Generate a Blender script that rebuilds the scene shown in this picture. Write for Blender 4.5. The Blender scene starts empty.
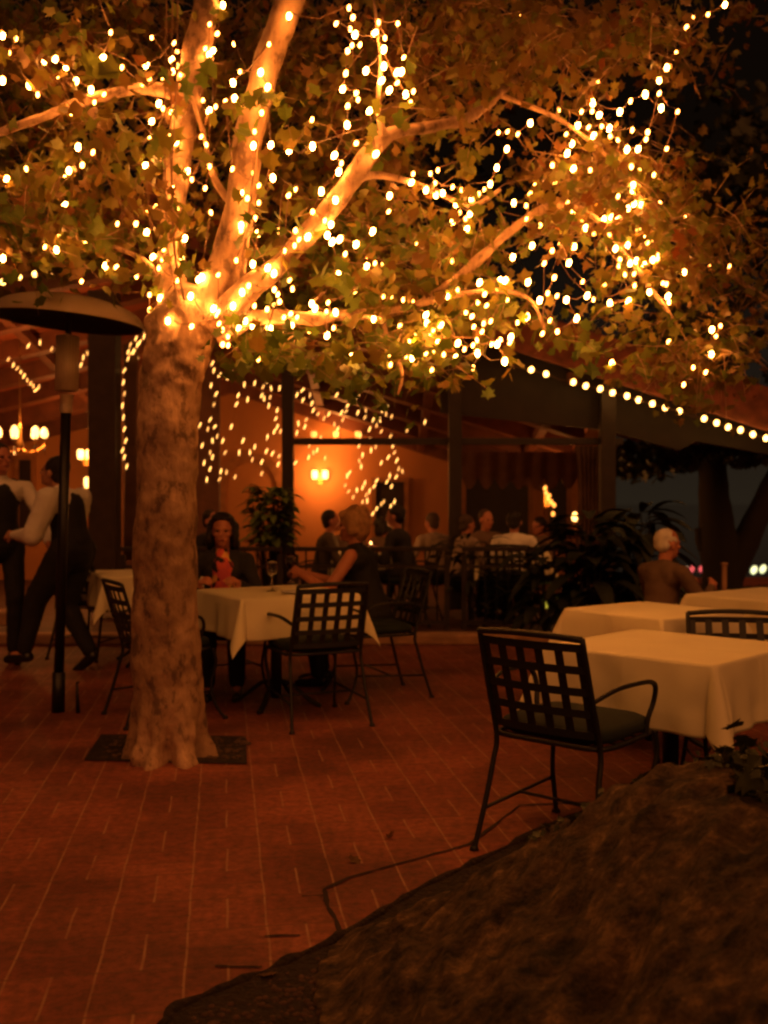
import bpy, bmesh, math, random
from mathutils import Vector, Matrix, noise, Quaternion
random.seed(7)
R = math.radians
sc = bpy.context.scene
C = sc.collection
CAMH, PITCH, F = 1.30, 0.010, 1000.0
# ------------------------------------------------------------------ surveying helpers (read real positions off the picture)
def ray(px, py):
    u = (px - 384) / F; v = (512 - py) / F
    return Vector((u, math.cos(PITCH) + v * math.sin(PITCH), -math.sin(PITCH) + v * math.cos(PITCH)))
def at_y(px, py, Y):
    d = ray(px, py); d = d * (Y / d.y)
    return Vector((d.x, d.y, d.z + CAMH))
def at_z(px, py, z=0.0):
    d = ray(px, py); d = d * ((z - CAMH) / d.z)
    return Vector((d.x, d.y, d.z + CAMH))
# ------------------------------------------------------------------ materials
def mat(name, col, rough=.7, metal=0, var=0, scale=8, bump=0, bscale=40, emit=None, estr=0, spec=.5, col2=None, trans=0, detail=4, sheen=0):
    m = bpy.data.materials.new(name); m.use_nodes = True
    nt = m.node_tree; N = nt.nodes; L = nt.links; b = N['Principled BSDF']
    b.inputs['Base Color'].default_value = (*col, 1); b.inputs['Roughness'].default_value = rough
    b.inputs['Metallic'].default_value = metal; b.inputs['Specular IOR Level'].default_value = spec
    if trans: b.inputs['Transmission Weight'].default_value = trans; b.inputs['IOR'].default_value = 1.45
    if var or bump or col2:
        tc = N.new('ShaderNodeTexCoord')
    if var or col2:
        n = N.new('ShaderNodeTexNoise'); n.inputs['Scale'].default_value = scale; n.inputs['Detail'].default_value = detail
        L.new(tc.outputs['Object'], n.inputs['Vector'])
        r = N.new('ShaderNodeValToRGB'); r.color_ramp.elements[0].position = .35; r.color_ramp.elements[1].position = .65
        c2 = col2 if col2 else tuple(c * (1 - var) for c in col)
        r.color_ramp.elements[0].color = (*c2, 1); r.color_ramp.elements[1].color = (*col, 1)
        L.new(n.outputs['Fac'], r.inputs['Fac']); L.new(r.outputs['Color'], b.inputs['Base Color'])
    if bump:
        n2 = N.new('ShaderNodeTexNoise'); n2.inputs['Scale'].default_value = bscale; n2.inputs['Detail'].default_value = 6
        L.new(tc.outputs['Object'], n2.inputs['Vector'])
        bp = N.new('ShaderNodeBump'); bp.inputs['Strength'].default_value = bump; bp.inputs['Distance'].default_value = .02
        L.new(n2.outputs['Fac'], bp.inputs['Height']); L.new(bp.outputs['Normal'], b.inputs['Normal'])
    if emit:
        b.inputs['Emission Color'].default_value = (*emit, 1); b.inputs['Emission Strength'].default_value = estr
    return m
M = {}
M['iron'] = mat('black_iron', (.010, .010, .010), .55, .0, bump=.15, bscale=120)
M['cushion'] = mat('dark_green_cushion', (.007, .016, .014), .9, var=.3, scale=20, bump=.2, bscale=200)
M['linen'] = mat('white_linen', (.80, .74, .48), .85, var=.08, scale=3, bump=.12, bscale=220)
M['wood_dark'] = mat('dark_wood', (.10, .045, .022), .6, var=.4, scale=6, bump=.2)
M['wood_post'] = mat('brown_black_post', (.030, .018, .012), .6, var=.3, scale=9, bump=.2)
M['pillar'] = mat('dark_pillar', (.045, .024, .014), .7, var=.3, scale=9, bump=.2)
M['ceiling'] = mat('ceiling_boards', (.36, .09, .035), .6, var=.35, scale=3, bump=.2)
M['rafter'] = mat('rafter_wood', (.20, .065, .03), .55, var=.4, scale=5, bump=.2)
M['rooftile'] = mat('clay_roof', (.25, .07, .03), .8, var=.5, scale=9, bump=.4)
M['stucco'] = mat('ochre_stucco', (.54, .235, .085), .9, var=.12, scale=2, bump=.15, bscale=60)
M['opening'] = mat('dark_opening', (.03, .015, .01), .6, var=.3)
M['trim'] = mat('arch_trim', (.40, .17, .06), .7, var=.3)
M['valance'] = mat('red_canvas', (.24, .11, .065), .9, var=.3, scale=5)
M['curtain'] = mat('brown_curtain', (.16, .08, .045), .9, var=.3, scale=5)
M['kerb'] = mat('kerb_stone', (.42, .24, .13), .85, var=.35, scale=6, bump=.3)
M['deck'] = mat('deck_floor', (.10, .045, .025), .7, var=.4, scale=5, bump=.3)
M['steel'] = mat('heater_steel', (.62, .50, .38), .45, .15, var=.15, scale=12)
M['dish'] = mat('heater_dish', (.62, .50, .36), .5, .1, var=.12, scale=5)
M['dishin'] = mat('heater_dish_dark', (.03, .022, .018), .65, .3)  # near-black colour for the dish underside and its stem
M['poleblk'] = mat('black_pole', (.012, .011, .010), .4, .2)
M['skin'] = mat('skin', (.50, .24, .15), .55, var=.10, scale=14)
M['skin2'] = mat('skin_ruddy', (.52, .20, .12), .55, var=.10, scale=14)
M['hairdark'] = mat('dark_hair', (.012, .008, .006), .5, bump=.5, bscale=150)
M['hairbrown'] = mat('brown_hair', (.07, .035, .018), .55, var=.3, scale=30, bump=.5, bscale=150)
M['hairblond'] = mat('blond_hair', (.55, .30, .13), .55, var=.35, scale=30, bump=.5, bscale=150)
M['hairwhite'] = mat('white_hair', (.80, .74, .66), .65, var=.2, scale=30, bump=.5, bscale=150)
M['black'] = mat('black_cloth', (.012, .011, .011), .85, bump=.2, bscale=40)
M['navy'] = mat('dark_jacket', (.022, .020, .022), .85, bump=.2, bscale=40)
M['white'] = mat('white_shirt', (.82, .78, .68), .85, var=.08, scale=8, bump=.25, bscale=14)
M['rust'] = mat('rust_shirt', (.17, .105, .07), .85, var=.2, scale=8, bump=.2, bscale=14)
M['olive'] = mat('olive_jacket', (.09, .065, .04), .85, var=.2, scale=8, bump=.2, bscale=14)
M['grey'] = mat('grey_shirt', (.30, .22, .17), .85, var=.2, scale=8, bump=.2, bscale=14)
M['shoe'] = mat('shoe_leather', (.012, .010, .010), .35)
M['glass'] = mat('clear_glass', (.95, .95, .95), .03, trans=1.0)
M['wine'] = mat('red_wine', (.08, .01, .01), .1)
M['china'] = mat('white_china', (.75, .72, .68), .25)
M['brass'] = mat('old_brass', (.35, .18, .06), .35, .9)
M['darkleaf'] = mat('shrub_leaf', (.018, .026, .010), .6, var=.5, scale=6)
M['potleaf'] = mat('pot_plant_leaf', (.17, .25, .05), .5, var=.4, scale=6)
M['pot'] = mat('terracotta_pot', (.28, .10, .05), .8, var=.2)
M['cable'] = mat('brown_cable', (.16, .08, .035), .6)
M['soil'] = mat('dark_soil', (.030, .016, .010), .95, var=.6, scale=30, bump=1, bscale=60)
M['crack'] = mat('crack_dirt', (.022, .010, .006), .95)
M['grate'] = mat('grate_iron', (.05, .03, .02), .7, .3, bump=.4)
M['farbark'] = mat('dark_bark', (.020, .014, .010), .9, bump=.5)
M['bulb'] = mat('lit_bulb', (1, .7, .4), .4, emit=(1, .325, .055), estr=150)
M['minidim'] = mat('lit_mini_bulb_amber', (1, .7, .4), .4, emit=(1, .42, .09), estr=4)
M['minibulb'] = mat('lit_mini_bulb', (1, .7, .4), .4, emit=(1, .46, .10), estr=6)
M['dimbulb'] = mat('lit_amber_bulb', (1, .6, .3), .4, emit=(1, .33, .05), estr=3)
M['shade'] = mat('lit_flame_shade', (1, .8, .5), .4, emit=(1, .50, .13), estr=5.0)
M['harbour'] = mat('harbour_lamp', (1, 1, .8), .4, emit=(.95, 1, .50), estr=1.6)
M['harbourred'] = mat('harbour_lamp_red', (1, .3, .3), .4, emit=(1, .13, .14), estr=.8)
M['harbourpale'] = mat('harbour_lamp_pale', (1, .9, .7), .4, emit=(1, .75, .45), estr=.45)
M['flame'] = mat('candle_flame', (1, .8, .4), .4, emit=(1, .55, .2), estr=6)
M['greenlamp'] = mat('green_glass_lit', (.4, .5, .05), .4, emit=(.62, .50, .04), estr=.7)

def floral():
    m = bpy.data.materials.new('floral_blouse'); m.use_nodes = True; nt = m.node_tree; N = nt.nodes; L = nt.links
    b = N['Principled BSDF']; b.inputs['Roughness'].default_value = .8
    tc = N.new('ShaderNodeTexCoord'); v = N.new('ShaderNodeTexVoronoi'); v.inputs['Scale'].default_value = 26
    L.new(tc.outputs['Object'], v.inputs['Vector'])
    s = N.new('ShaderNodeSeparateColor'); L.new(v.outputs['Color'], s.inputs[0])
    r = N.new('ShaderNodeValToRGB'); r.color_ramp.interpolation = 'CONSTANT'
    e = r.color_ramp.elements; e[0].color = (.02, .015, .02, 1); e[1].position = .35; e[1].color = (.75, .12, .10, 1)
    for p, c in ((.6, (.85, .45, .12, 1)), (.8, (.65, .10, .14, 1))):
        q = e.new(p); q.color = c
    L.new(s.outputs[0], r.inputs['Fac']); L.new(r.outputs['Color'], b.inputs['Base Color']); return m
M['floral'] = floral()

def leafmat():
    m = bpy.data.materials.new('sycamore_leaves'); m.use_nodes = True; nt = m.node_tree; N = nt.nodes; L = nt.links
    b = N['Principled BSDF']; b.inputs['Roughness'].default_value = .55
    a = N.new('ShaderNodeAttribute'); a.attribute_name = 'tint'
    r = N.new('ShaderNodeValToRGB'); e = r.color_ramp.elements
    e[0].color = (0.0679, 0.1173, 0.0145, 1); e[1].position = 1; e[1].color = (0.2234, 0.0587, 0.0132, 1)
    for p, c in ((.25, (0.1197, 0.1676, 0.0198, 1)), (.42, (0.1754, 0.1676, 0.0230, 1)), (.6, (0.1914, 0.1173, 0.0230, 1)), (.8, (0.1515, 0.0737, 0.0198, 1))):
        q = e.new(p); q.color = c
    L.new(a.outputs['Fac'], r.inputs['Fac']); L.new(r.outputs['Color'], b.inputs['Base Color'])
    t = N.new('ShaderNodeBsdfTranslucent'); L.new(r.outputs['Color'], t.inputs['Color'])
    mx = N.new('ShaderNodeMixShader'); mx.inputs[0].default_value = .48
    L.new(b.outputs[0], mx.inputs[1]); L.new(t.outputs[0], mx.inputs[2])
    L.new(mx.outputs[0], N['Material Output'].inputs['Surface']); return m
M['leaf'] = leafmat()

def barkmat():
    m = bpy.data.materials.new('sycamore_bark'); m.use_nodes = True; nt = m.node_tree; N = nt.nodes; L = nt.links
    b = N['Principled BSDF']; b.inputs['Roughness'].default_value = .85
    tc = N.new('ShaderNodeTexCoord')
    n = N.new('ShaderNodeTexNoise'); n.inputs['Scale'].default_value = 13; n.inputs['Detail'].default_value = 9; n.inputs['Roughness'].default_value = .70
    mp = N.new('ShaderNodeMapping'); mp.inputs['Scale'].default_value = (1, 1, .6)
    L.new(tc.outputs['Object'], mp.inputs['Vector']); L.new(mp.outputs[0], n.inputs['Vector'])
    r = N.new('ShaderNodeValToRGB'); e = r.color_ramp.elements
    e[0].position = .33; e[0].color = (.16, .10, .06, 1); e[1].position = .68; e[1].color = (.62, .42, .26, 1)
    for p, c in ((.415, (.21, .125, .075, 1)), (.455, (.40, .25, .15, 1)), (.56, (.52, .335, .20, 1))):
        q = e.new(p); q.color = c
    L.new(n.outputs['Fac'], r.inputs['Fac'])
    n3 = N.new('ShaderNodeTexNoise'); n3.inputs['Scale'].default_value = 2.2; n3.inputs['Detail'].default_value = 3
    L.new(mp.outputs[0], n3.inputs['Vector'])
    r3 = N.new('ShaderNodeValToRGB'); r3.color_ramp.elements[0].position = .38; r3.color_ramp.elements[0].color = (.62, .58, .52, 1)
    r3.color_ramp.elements[1].position = .62; r3.color_ramp.elements[1].color = (1, 1, 1, 1)
    L.new(n3.outputs['Fac'], r3.inputs['Fac'])
    mu = N.new('ShaderNodeMixRGB'); mu.blend_type = 'MULTIPLY'; mu.inputs[0].default_value = 1
    L.new(r.outputs['Color'], mu.inputs[1]); L.new(r3.outputs['Color'], mu.inputs[2])
    L.new(mu.outputs[0], b.inputs['Base Color'])
    n2 = N.new('ShaderNodeTexNoise'); n2.inputs['Scale'].default_value = 30; n2.inputs['Detail'].default_value = 7
    L.new(mp.outputs[0], n2.inputs['Vector'])
    ad = N.new('ShaderNodeMath'); ad.operation = 'ADD'; L.new(n2.outputs['Fac'], ad.inputs[0]); L.new(n.outputs['Fac'], ad.inputs[1])
    bp = N.new('ShaderNodeBump'); bp.inputs['Strength'].default_value = .6; bp.inputs['Distance'].default_value = .02
    L.new(ad.outputs[0], bp.inputs['Height']); L.new(bp.outputs['Normal'], b.inputs['Normal']); return m
M['bark'] = barkmat()

def rockmat():
    m = bpy.data.materials.new('ochre_rock'); m.use_nodes = True; nt = m.node_tree; N = nt.nodes; L = nt.links
    b = N['Principled BSDF']; b.inputs['Roughness'].default_value = .9
    tc = N.new('ShaderNodeTexCoord')
    mp = N.new('ShaderNodeMapping'); mp.inputs['Rotation'].default_value = (0, .5, -.7); mp.inputs['Scale'].default_value = (1, 1.5, 1.3)
    L.new(tc.outputs['Object'], mp.inputs['Vector'])
    n = N.new('ShaderNodeTexNoise'); n.inputs['Scale'].default_value = 9; n.inputs['Detail'].default_value = 12; n.inputs['Roughness'].default_value = .78; n.inputs['Distortion'].default_value = .12
    L.new(mp.outputs[0], n.inputs['Vector'])
    r = N.new('ShaderNodeValToRGB'); e = r.color_ramp.elements
    e[0].position = .38; e[0].color = (.010, .007, .005, 1); e[1].position = .64; e[1].color = (.55, .33, .14, 1)
    for p, c in ((.46, (.085, .052, .026, 1)), (.55, (.22, .13, .058, 1))):
        q = e.new(p); q.color = c
    L.new(n.outputs['Fac'], r.inputs['Fac']); L.new(r.outputs['Color'], b.inputs['Base Color'])
    n2 = N.new('ShaderNodeTexNoise'); n2.inputs['Scale'].default_value = 46; n2.inputs['Detail'].default_value = 9; n2.inputs['Roughness'].default_value = .7; L.new(mp.outputs[0], n2.inputs['Vector'])
    ad = N.new('ShaderNodeMath'); ad.operation = 'ADD'; L.new(n2.outputs['Fac'], ad.inputs[0]); L.new(n.outputs['Fac'], ad.inputs[1])
    bp = N.new('ShaderNodeBump'); bp.inputs['Strength'].default_value = 1.0; bp.inputs['Distance'].default_value = .06
    L.new(ad.outputs[0], bp.inputs['Height']); L.new(bp.outputs['Normal'], b.inputs['Normal']); return m
M['rock'] = rockmat()

def pavemat():
    """basket-weave clay pavers: long aligned joints, a mid joint along or across every second block"""
    m = bpy.data.materials.new('red_clay_pavers'); m.use_nodes = True; nt = m.node_tree; N = nt.nodes; L = nt.links
    b = N['Principled BSDF']; b.inputs['Roughness'].default_value = .75
    def math_(op, a, c=None, d=None):
        n = N.new('ShaderNodeMath'); n.operation = op
        for i, v in enumerate((a, c, d)):
            if v is None: continue
            if isinstance(v, (int, float)): n.inputs[i].default_value = v
            else: L.new(v, n.inputs[i])
        return n.outputs[0]
    tc = N.new('ShaderNodeTexCoord')
    wob = N.new('ShaderNodeTexNoise'); wob.inputs['Scale'].default_value = 5; L.new(tc.outputs['Object'], wob.inputs['Vector'])
    wv = N.new('ShaderNodeVectorMath'); wv.operation = 'MULTIPLY_ADD'; wv.inputs[1].default_value = (.012, .012, 0)
    L.new(wob.outputs['Color'], wv.inputs[0]); L.new(tc.outputs['Object'], wv.inputs[2])
    mp = N.new('ShaderNodeMapping'); mp.inputs['Rotation'].default_value = (0, 0, R(-9.1)); L.new(wv.outputs[0], mp.inputs['Vector'])
    sp = N.new('ShaderNodeSeparateXYZ'); L.new(mp.outputs[0], sp.inputs[0])
    S = .2385
    X = math_('ADD', math_('DIVIDE', sp.outputs[0], S), 100.43); Y = math_('ADD', math_('DIVIDE', sp.outputs[1], S), 100.1)
    fx = math_('FRACT', X); fy = math_('FRACT', Y); ix = math_('FLOOR', X); iy = math_('FLOOR', Y)
    par = math_('MODULO', math_('ADD', ix, iy), 2)       # 0 / 1
    def line(f, c, w):                                   # 1 on a joint of half width w around f = c
        return math_('LESS_THAN', math_('ABSOLUTE', math_('SUBTRACT', f, c)), w)
    ed = lambda f, w: math_('GREATER_THAN', math_('ABSOLUTE', math_('SUBTRACT', f, .5)), .5 - w)
    jl = ed(fx, .015)
    jd = math_('MULTIPLY', line(fx, .5, .016), par)
    jc = math_('MAXIMUM', ed(fy, .020), math_('MULTIPLY', line(fy, .5, .020), math_('SUBTRACT', 1, par)))
    # brick id for tone
    half = math_('ADD', math_('MULTIPLY', par, math_('FLOOR', math_('MULTIPLY', fx, 2))), math_('MULTIPLY', math_('SUBTRACT', 1, par), math_('FLOOR', math_('MULTIPLY', fy, 2))))
    cv = N.new('ShaderNodeCombineXYZ'); L.new(ix, cv.inputs[0]); L.new(iy, cv.inputs[1]); L.new(half, cv.inputs[2])
    wn = N.new('ShaderNodeTexWhiteNoise'); L.new(cv.outputs[0], wn.inputs['Vector'])
    r = N.new('ShaderNodeValToRGB'); e = r.color_ramp.elements
    e[0].color = (.230, .056, .031, 1); e[1].color = (.315, .092, .050, 1)
    L.new(wn.outputs['Value'], r.inputs['Fac'])
    st = N.new('ShaderNodeTexNoise'); st.inputs['Scale'].default_value = 1.6; st.inputs['Detail'].default_value = 6; L.new(tc.outputs['Object'], st.inputs['Vector'])
    sr = N.new('ShaderNodeValToRGB'); sr.color_ramp.elements[0].position = .35; sr.color_ramp.elements[0].color = (.50, .48, .46, 1); sr.color_ramp.elements[1].position = .6; sr.color_ramp.elements[1].color = (1, 1, 1, 1)
    L.new(st.outputs['Fac'], sr.inputs['Fac'])
    mo = N.new('ShaderNodeTexNoise'); mo.inputs['Scale'].default_value = 26; mo.inputs['Detail'].default_value = 8; mo.inputs['Roughness'].default_value = .75; L.new(tc.outputs['Object'], mo.inputs['Vector'])
    mr = N.new('ShaderNodeValToRGB'); mr.color_ramp.elements[0].position = .36; mr.color_ramp.elements[0].color = (.48, .46, .46, 1); mr.color_ramp.elements[1].position = .62; mr.color_ramp.elements[1].color = (1.15, 1.12, 1.1, 1)
    L.new(mo.outputs['Fac'], mr.inputs['Fac'])
    m0 = N.new('ShaderNodeMixRGB'); m0.blend_type = 'MULTIPLY'; m0.inputs[0].default_value = 1; L.new(r.outputs[0], m0.inputs[1]); L.new(mr.outputs[0], m0.inputs[2])
    mu = N.new('ShaderNodeMixRGB'); mu.blend_type = 'MULTIPLY'; mu.inputs[0].default_value = 1
    L.new(m0.outputs[0], mu.inputs[1]); L.new(sr.outputs[0], mu.inputs[2])
    gap = N.new('ShaderNodeTexNoise'); gap.inputs['Scale'].default_value = 7; L.new(tc.outputs['Object'], gap.inputs['Vector'])
    gm = math_('MULTIPLY_ADD', gap.outputs['Fac'], 1.9, -.35)
    m1 = N.new('ShaderNodeMixRGB'); L.new(math_('MULTIPLY', math_('MAXIMUM', jl, jd), math_('MINIMUM', math_('MAXIMUM', gm, 0), .75)), m1.inputs[0]); L.new(mu.outputs[0], m1.inputs[1]); m1.inputs[2].default_value = (.36, .20, .10, 1)
    m2 = N.new('ShaderNodeMixRGB'); L.new(math_('MULTIPLY', jc, .60), m2.inputs[0]); L.new(m1.outputs[0], m2.inputs[1]); m2.inputs[2].default_value = (.11, .04, .02, 1)
    L.new(m2.outputs[0], b.inputs['Base Color'])
    bn = N.new('ShaderNodeTexNoise'); bn.inputs['Scale'].default_value = 45; bn.inputs['Detail'].default_value = 5; L.new(tc.outputs['Object'], bn.inputs['Vector'])
    h = math_('SUBTRACT', math_('MULTIPLY', bn.outputs['Fac'], .5), math_('MAXIMUM', math_('MAXIMUM', jl, jd), jc))
    bp = N.new('ShaderNodeBump'); bp.inputs['Strength'].default_value = .5; bp.inputs['Distance'].default_value = .008
    L.new(h, bp.inputs['Height']); L.new(bp.outputs['Normal'], b.inputs['Normal']); return m
M['paver'] = pavemat()
M['hillside'] = mat('hillside_soil', (.02, .018, .012), .95, var=.5, scale=.5)
def watermat():
    m = mat('bay_water', (.022, .014, .009), .08, spec=.9, bump=.05, bscale=.6); return m
M['water'] = watermat()

# ------------------------------------------------------------------ mesh builder
class MB:
    def __init__(s): s.v = []; s.f = []; s.m = []
    def add(s, vs, fs, mi=0):
        o = len(s.v); s.v += [tuple(v) for v in vs]; s.f += [tuple(i + o for i in f) for f in fs]; s.m += [mi] * len(fs)
    def box(s, c, d, rot=0, mi=0, rx=0):
        cx, cy, cz = c; hx, hy, hz = (k / 2 for k in d)
        q = Matrix.Rotation(rot, 3, 'Z') @ Matrix.Rotation(rx, 3, 'X')
        vs = [q @ Vector((x, y, z)) + Vector(c) for x in (-hx, hx) for y in (-hy, hy) for z in (-hz, hz)]
        s.add(vs, [(0, 1, 3, 2), (4, 6, 7, 5), (0, 4, 5, 1), (2, 3, 7, 6), (0, 2, 6, 4), (1, 5, 7, 3)], mi)
    def tube(s, pts, rad, seg=8, mi=0, cap=True, flat=1.0):
        pts = [Vector(p) for p in pts]; n = len(pts)
        if not hasattr(rad, '__len__'): rad = [rad] * n
        t = (pts[1] - pts[0]).normalized()
        u = t.orthogonal().normalized(); vs = []; fs = []
        for i, p in enumerate(pts):
            t2 = (pts[min(i + 1, n - 1)] - pts[max(i - 1, 0)]).normalized()
            if t2.length < 1e-6: t2 = t
            u = (u - t2 * u.dot(t2)); u = u.normalized() if u.length > 1e-5 else t2.orthogonal().normalized()
            w = t2.cross(u)
            for k in range(seg):
                a = 2 * math.pi * k / seg
                vs.append(p + (u * math.cos(a) + w * math.sin(a) * flat) * rad[i])
        for i in range(n - 1):
            for k in range(seg):
                a = i * seg + k; b = i * seg + (k + 1) % seg
                fs.append((a, b, b + seg, a + seg))
        if cap:
            fs.append(tuple(range(seg - 1, -1, -1))); fs.append(tuple((n - 1) * seg + k for k in range(seg)))
        s.add(vs, fs, mi)
    def lathe(s, prof, c=(0, 0, 0), seg=24, mi=0, tilt=None):
        vs = []; fs = []; n = len(prof)
        for r, z in prof:
            for k in range(seg):
                a = 2 * math.pi * k / seg; v = Vector((r * math.cos(a), r * math.sin(a), z))
                if tilt: v = tilt @ v
                vs.append(v + Vector(c))
        for i in range(n - 1):
            for k in range(seg):
                a = i * seg + k; b = i * seg + (k + 1) % seg
                fs.append((a, b, b + seg, a + seg))
        s.add(vs, fs, mi)
    def build(s, name, m, parent=None, smooth=False, bevel=0, loc=None):
        me = bpy.data.meshes.new(name); me.from_pydata(s.v, [], s.f)
        for x in (m if isinstance(m, list) else [m]): me.materials.append(x)
        me.polygons.foreach_set('material_index', s.m)
        if smooth: me.polygons.foreach_set('use_smooth', [True] * len(me.polygons))
        me.update()
        o = bpy.data.objects.new(name, me); C.objects.link(o)
        if parent: o.parent = parent
        if loc is not None: o.location = loc
        if bevel:
            b = o.modifiers.new('bevel', 'BEVEL'); b.width = bevel; b.segments = 2; b.limit_method = 'ANGLE'
        return o
def smoothpath(p, k=6):
    p = [Vector(q) for q in p]; out = []
    for i in range(len(p) - 1):
        a = p[max(i - 1, 0)]; b = p[i]; c = p[i + 1]; d = p[min(i + 2, len(p) - 1)]
        for j in range(k):
            t = j / k
            out.append(.5 * ((2 * b) + (c - a) * t + (2 * a - 5 * b + 4 * c - d) * t * t + (3 * b - a - 3 * c + d) * t ** 3))
    out.append(p[-1]); return out
def smoothrad(r, k=6):
    out = []
    for i in range(len(r) - 1):
        for j in range(k): out.append(r[i] + (r[i + 1] - r[i]) * j / k)
    out.append(r[-1]); return out
def tag(o, label, cat, group=None, kind=None):
    if label: o['label'] = label
    if cat: o['category'] = cat
    if group: o['group'] = group
    if kind: o['kind'] = kind
    return o
def empty(name, loc, rz=0, label=None, cat=None, group=None):
    o = bpy.data.objects.new(name, None); C.objects.link(o); o.location = loc; o.rotation_euler = (0, 0, rz)
    o.empty_display_size = .1
    return tag(o, label, cat, group)
def copy_tree(o, parent=None):
    c = o.copy(); C.objects.link(c); c.parent = parent
    for ch in list(kids.get(o.name, ())) : pass
    for ch in [x for x in o.children]: copy_tree(ch, c)
    return c
kids = {}
def struct(o): o['kind'] = 'structure'; return o

# ------------------------------------------------------------------ the setting
def sheet(name, pts, z, m, parent=None):
    b = MB(); b.add([(x, y, z) for x, y in pts], [tuple(range(len(pts)))]); return b.build(name, m, parent)
g = MB()   # terrace with the hillside falling away behind, to the shore and beyond the horizon
ys = [-60, 17.2, 40, 80, 6000]; zs = [0, 0, -9, -14.5, -14.5]
for i in range(4):
    w = 5000
    g.add([(-w, ys[i], zs[i]), (w, ys[i], zs[i]), (w, ys[i + 1], zs[i + 1]), (-w, ys[i + 1], zs[i + 1])], [(0, 1, 2, 3)], 0 if i == 0 else 1)
struct(g.build('ground', [M['paver'], M['hillside']]))
struct(sheet('bay_water', [(-5000, 90), (5000, 90), (5000, 6000), (-5000, 6000)], -14.0, M['water']))

# planting bed in front of the camera: dark soil and a rough dark edge
be = [at_z(160, 1028), at_z(184, 1006), at_z(264, 973), at_z(340, 940), at_z(352, 932), at_z(420, 890), at_z(520, 842), at_z(640, 790), at_z(790, 765)]
bed = [(p.x, p.y) for p in be] + [(4, 4.2), (4, .5), (-1.2, .5), (-1.0, 1.9)]
bm_ = MB(); n_ = len(bed)
bm_.add([(x, y, .006) for x, y in bed], [tuple(range(n_ - 1, -1, -1))])
struct(bm_.build('soil_bed', M['soil']))
e = MB()
pts = []
for i in range(len(be) - 1):
    for j in range(8):
        p = be[i].lerp(be[i + 1], j / 8); w = .018 * noise.noise(p * 7) + .018 * noise.noise(p * 19)
        pts.append(Vector((p.x + w, p.y + w, .004)))
e.tube(pts, [max(.004, .014 + .018 * noise.noise(p * 14)) for p in pts], 8)
struct(e.build('bed_edge', M['soil'], smooth=True))
# cracks in the paving
def strip(pix, w, name):
    P = []
    for i in range(len(pix) - 1):
        a = at_z(*pix[i]); b = at_z(*pix[i + 1])
        for j in range(6): P.append(a.lerp(b, j / 6))
    P.append(at_z(*pix[-1])); b = MB(); vs = []
    for i, p in enumerate(P):
        t = (P[min(i + 1, len(P) - 1)] - P[max(i - 1, 0)]).normalized(); nn = Vector((-t.y, t.x, 0))
        ww = w * (1 + .9 * noise.noise(p * 23)); q = p + nn * .006 * noise.noise(p * 11 + Vector((5, 0, 0)))
        vs += [(q + nn * ww / 2) + Vector((0, 0, .004)), (q - nn * ww / 2) + Vector((0, 0, .004))]
    b.add(vs, [(2 * i, 2 * i + 1, 2 * i + 3, 2 * i + 2) for i in range(len(P) - 1)])
    return struct(b.build(name, M['crack']))
strip([(343, 944), (336, 922), (328, 908), (324, 890), (350, 878), (400, 864), (470, 845), (520, 806), (590, 803)], .013, 'paving_crack')
strip([(302, 897), (324, 896)], .010, 'paving_crack')
strip([(264, 937), (300, 936)], .010, 'paving_crack')
strip([(215, 967), (262, 968)], .010, 'paving_crack')
# tree pit
tp = [at_z(84, 761), at_z(247, 765), at_z(246, 737), at_z(101, 735)]
struct(sheet('tree_pit', [(p.x, p.y) for p in tp], .006, M['soil']))
# raised pavilion floor with a pale kerb
fl = MB(); fl.box((-2, 14.3, .012), (11.8, 9.8, .024)); struct(fl.build('pavilion_floor', M['deck'], bevel=.01))
kb = MB(); kb.box((-1.6, 9.15, .05), (7.6, .20, .10)); struct(kb.build('kerb', M['kerb'], bevel=.02))
stp = MB(); stp.box((-5.2, 9.62, .19), (3.7, .34, .135)); struct(stp.build('step', M['kerb'], bevel=.02))

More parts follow.
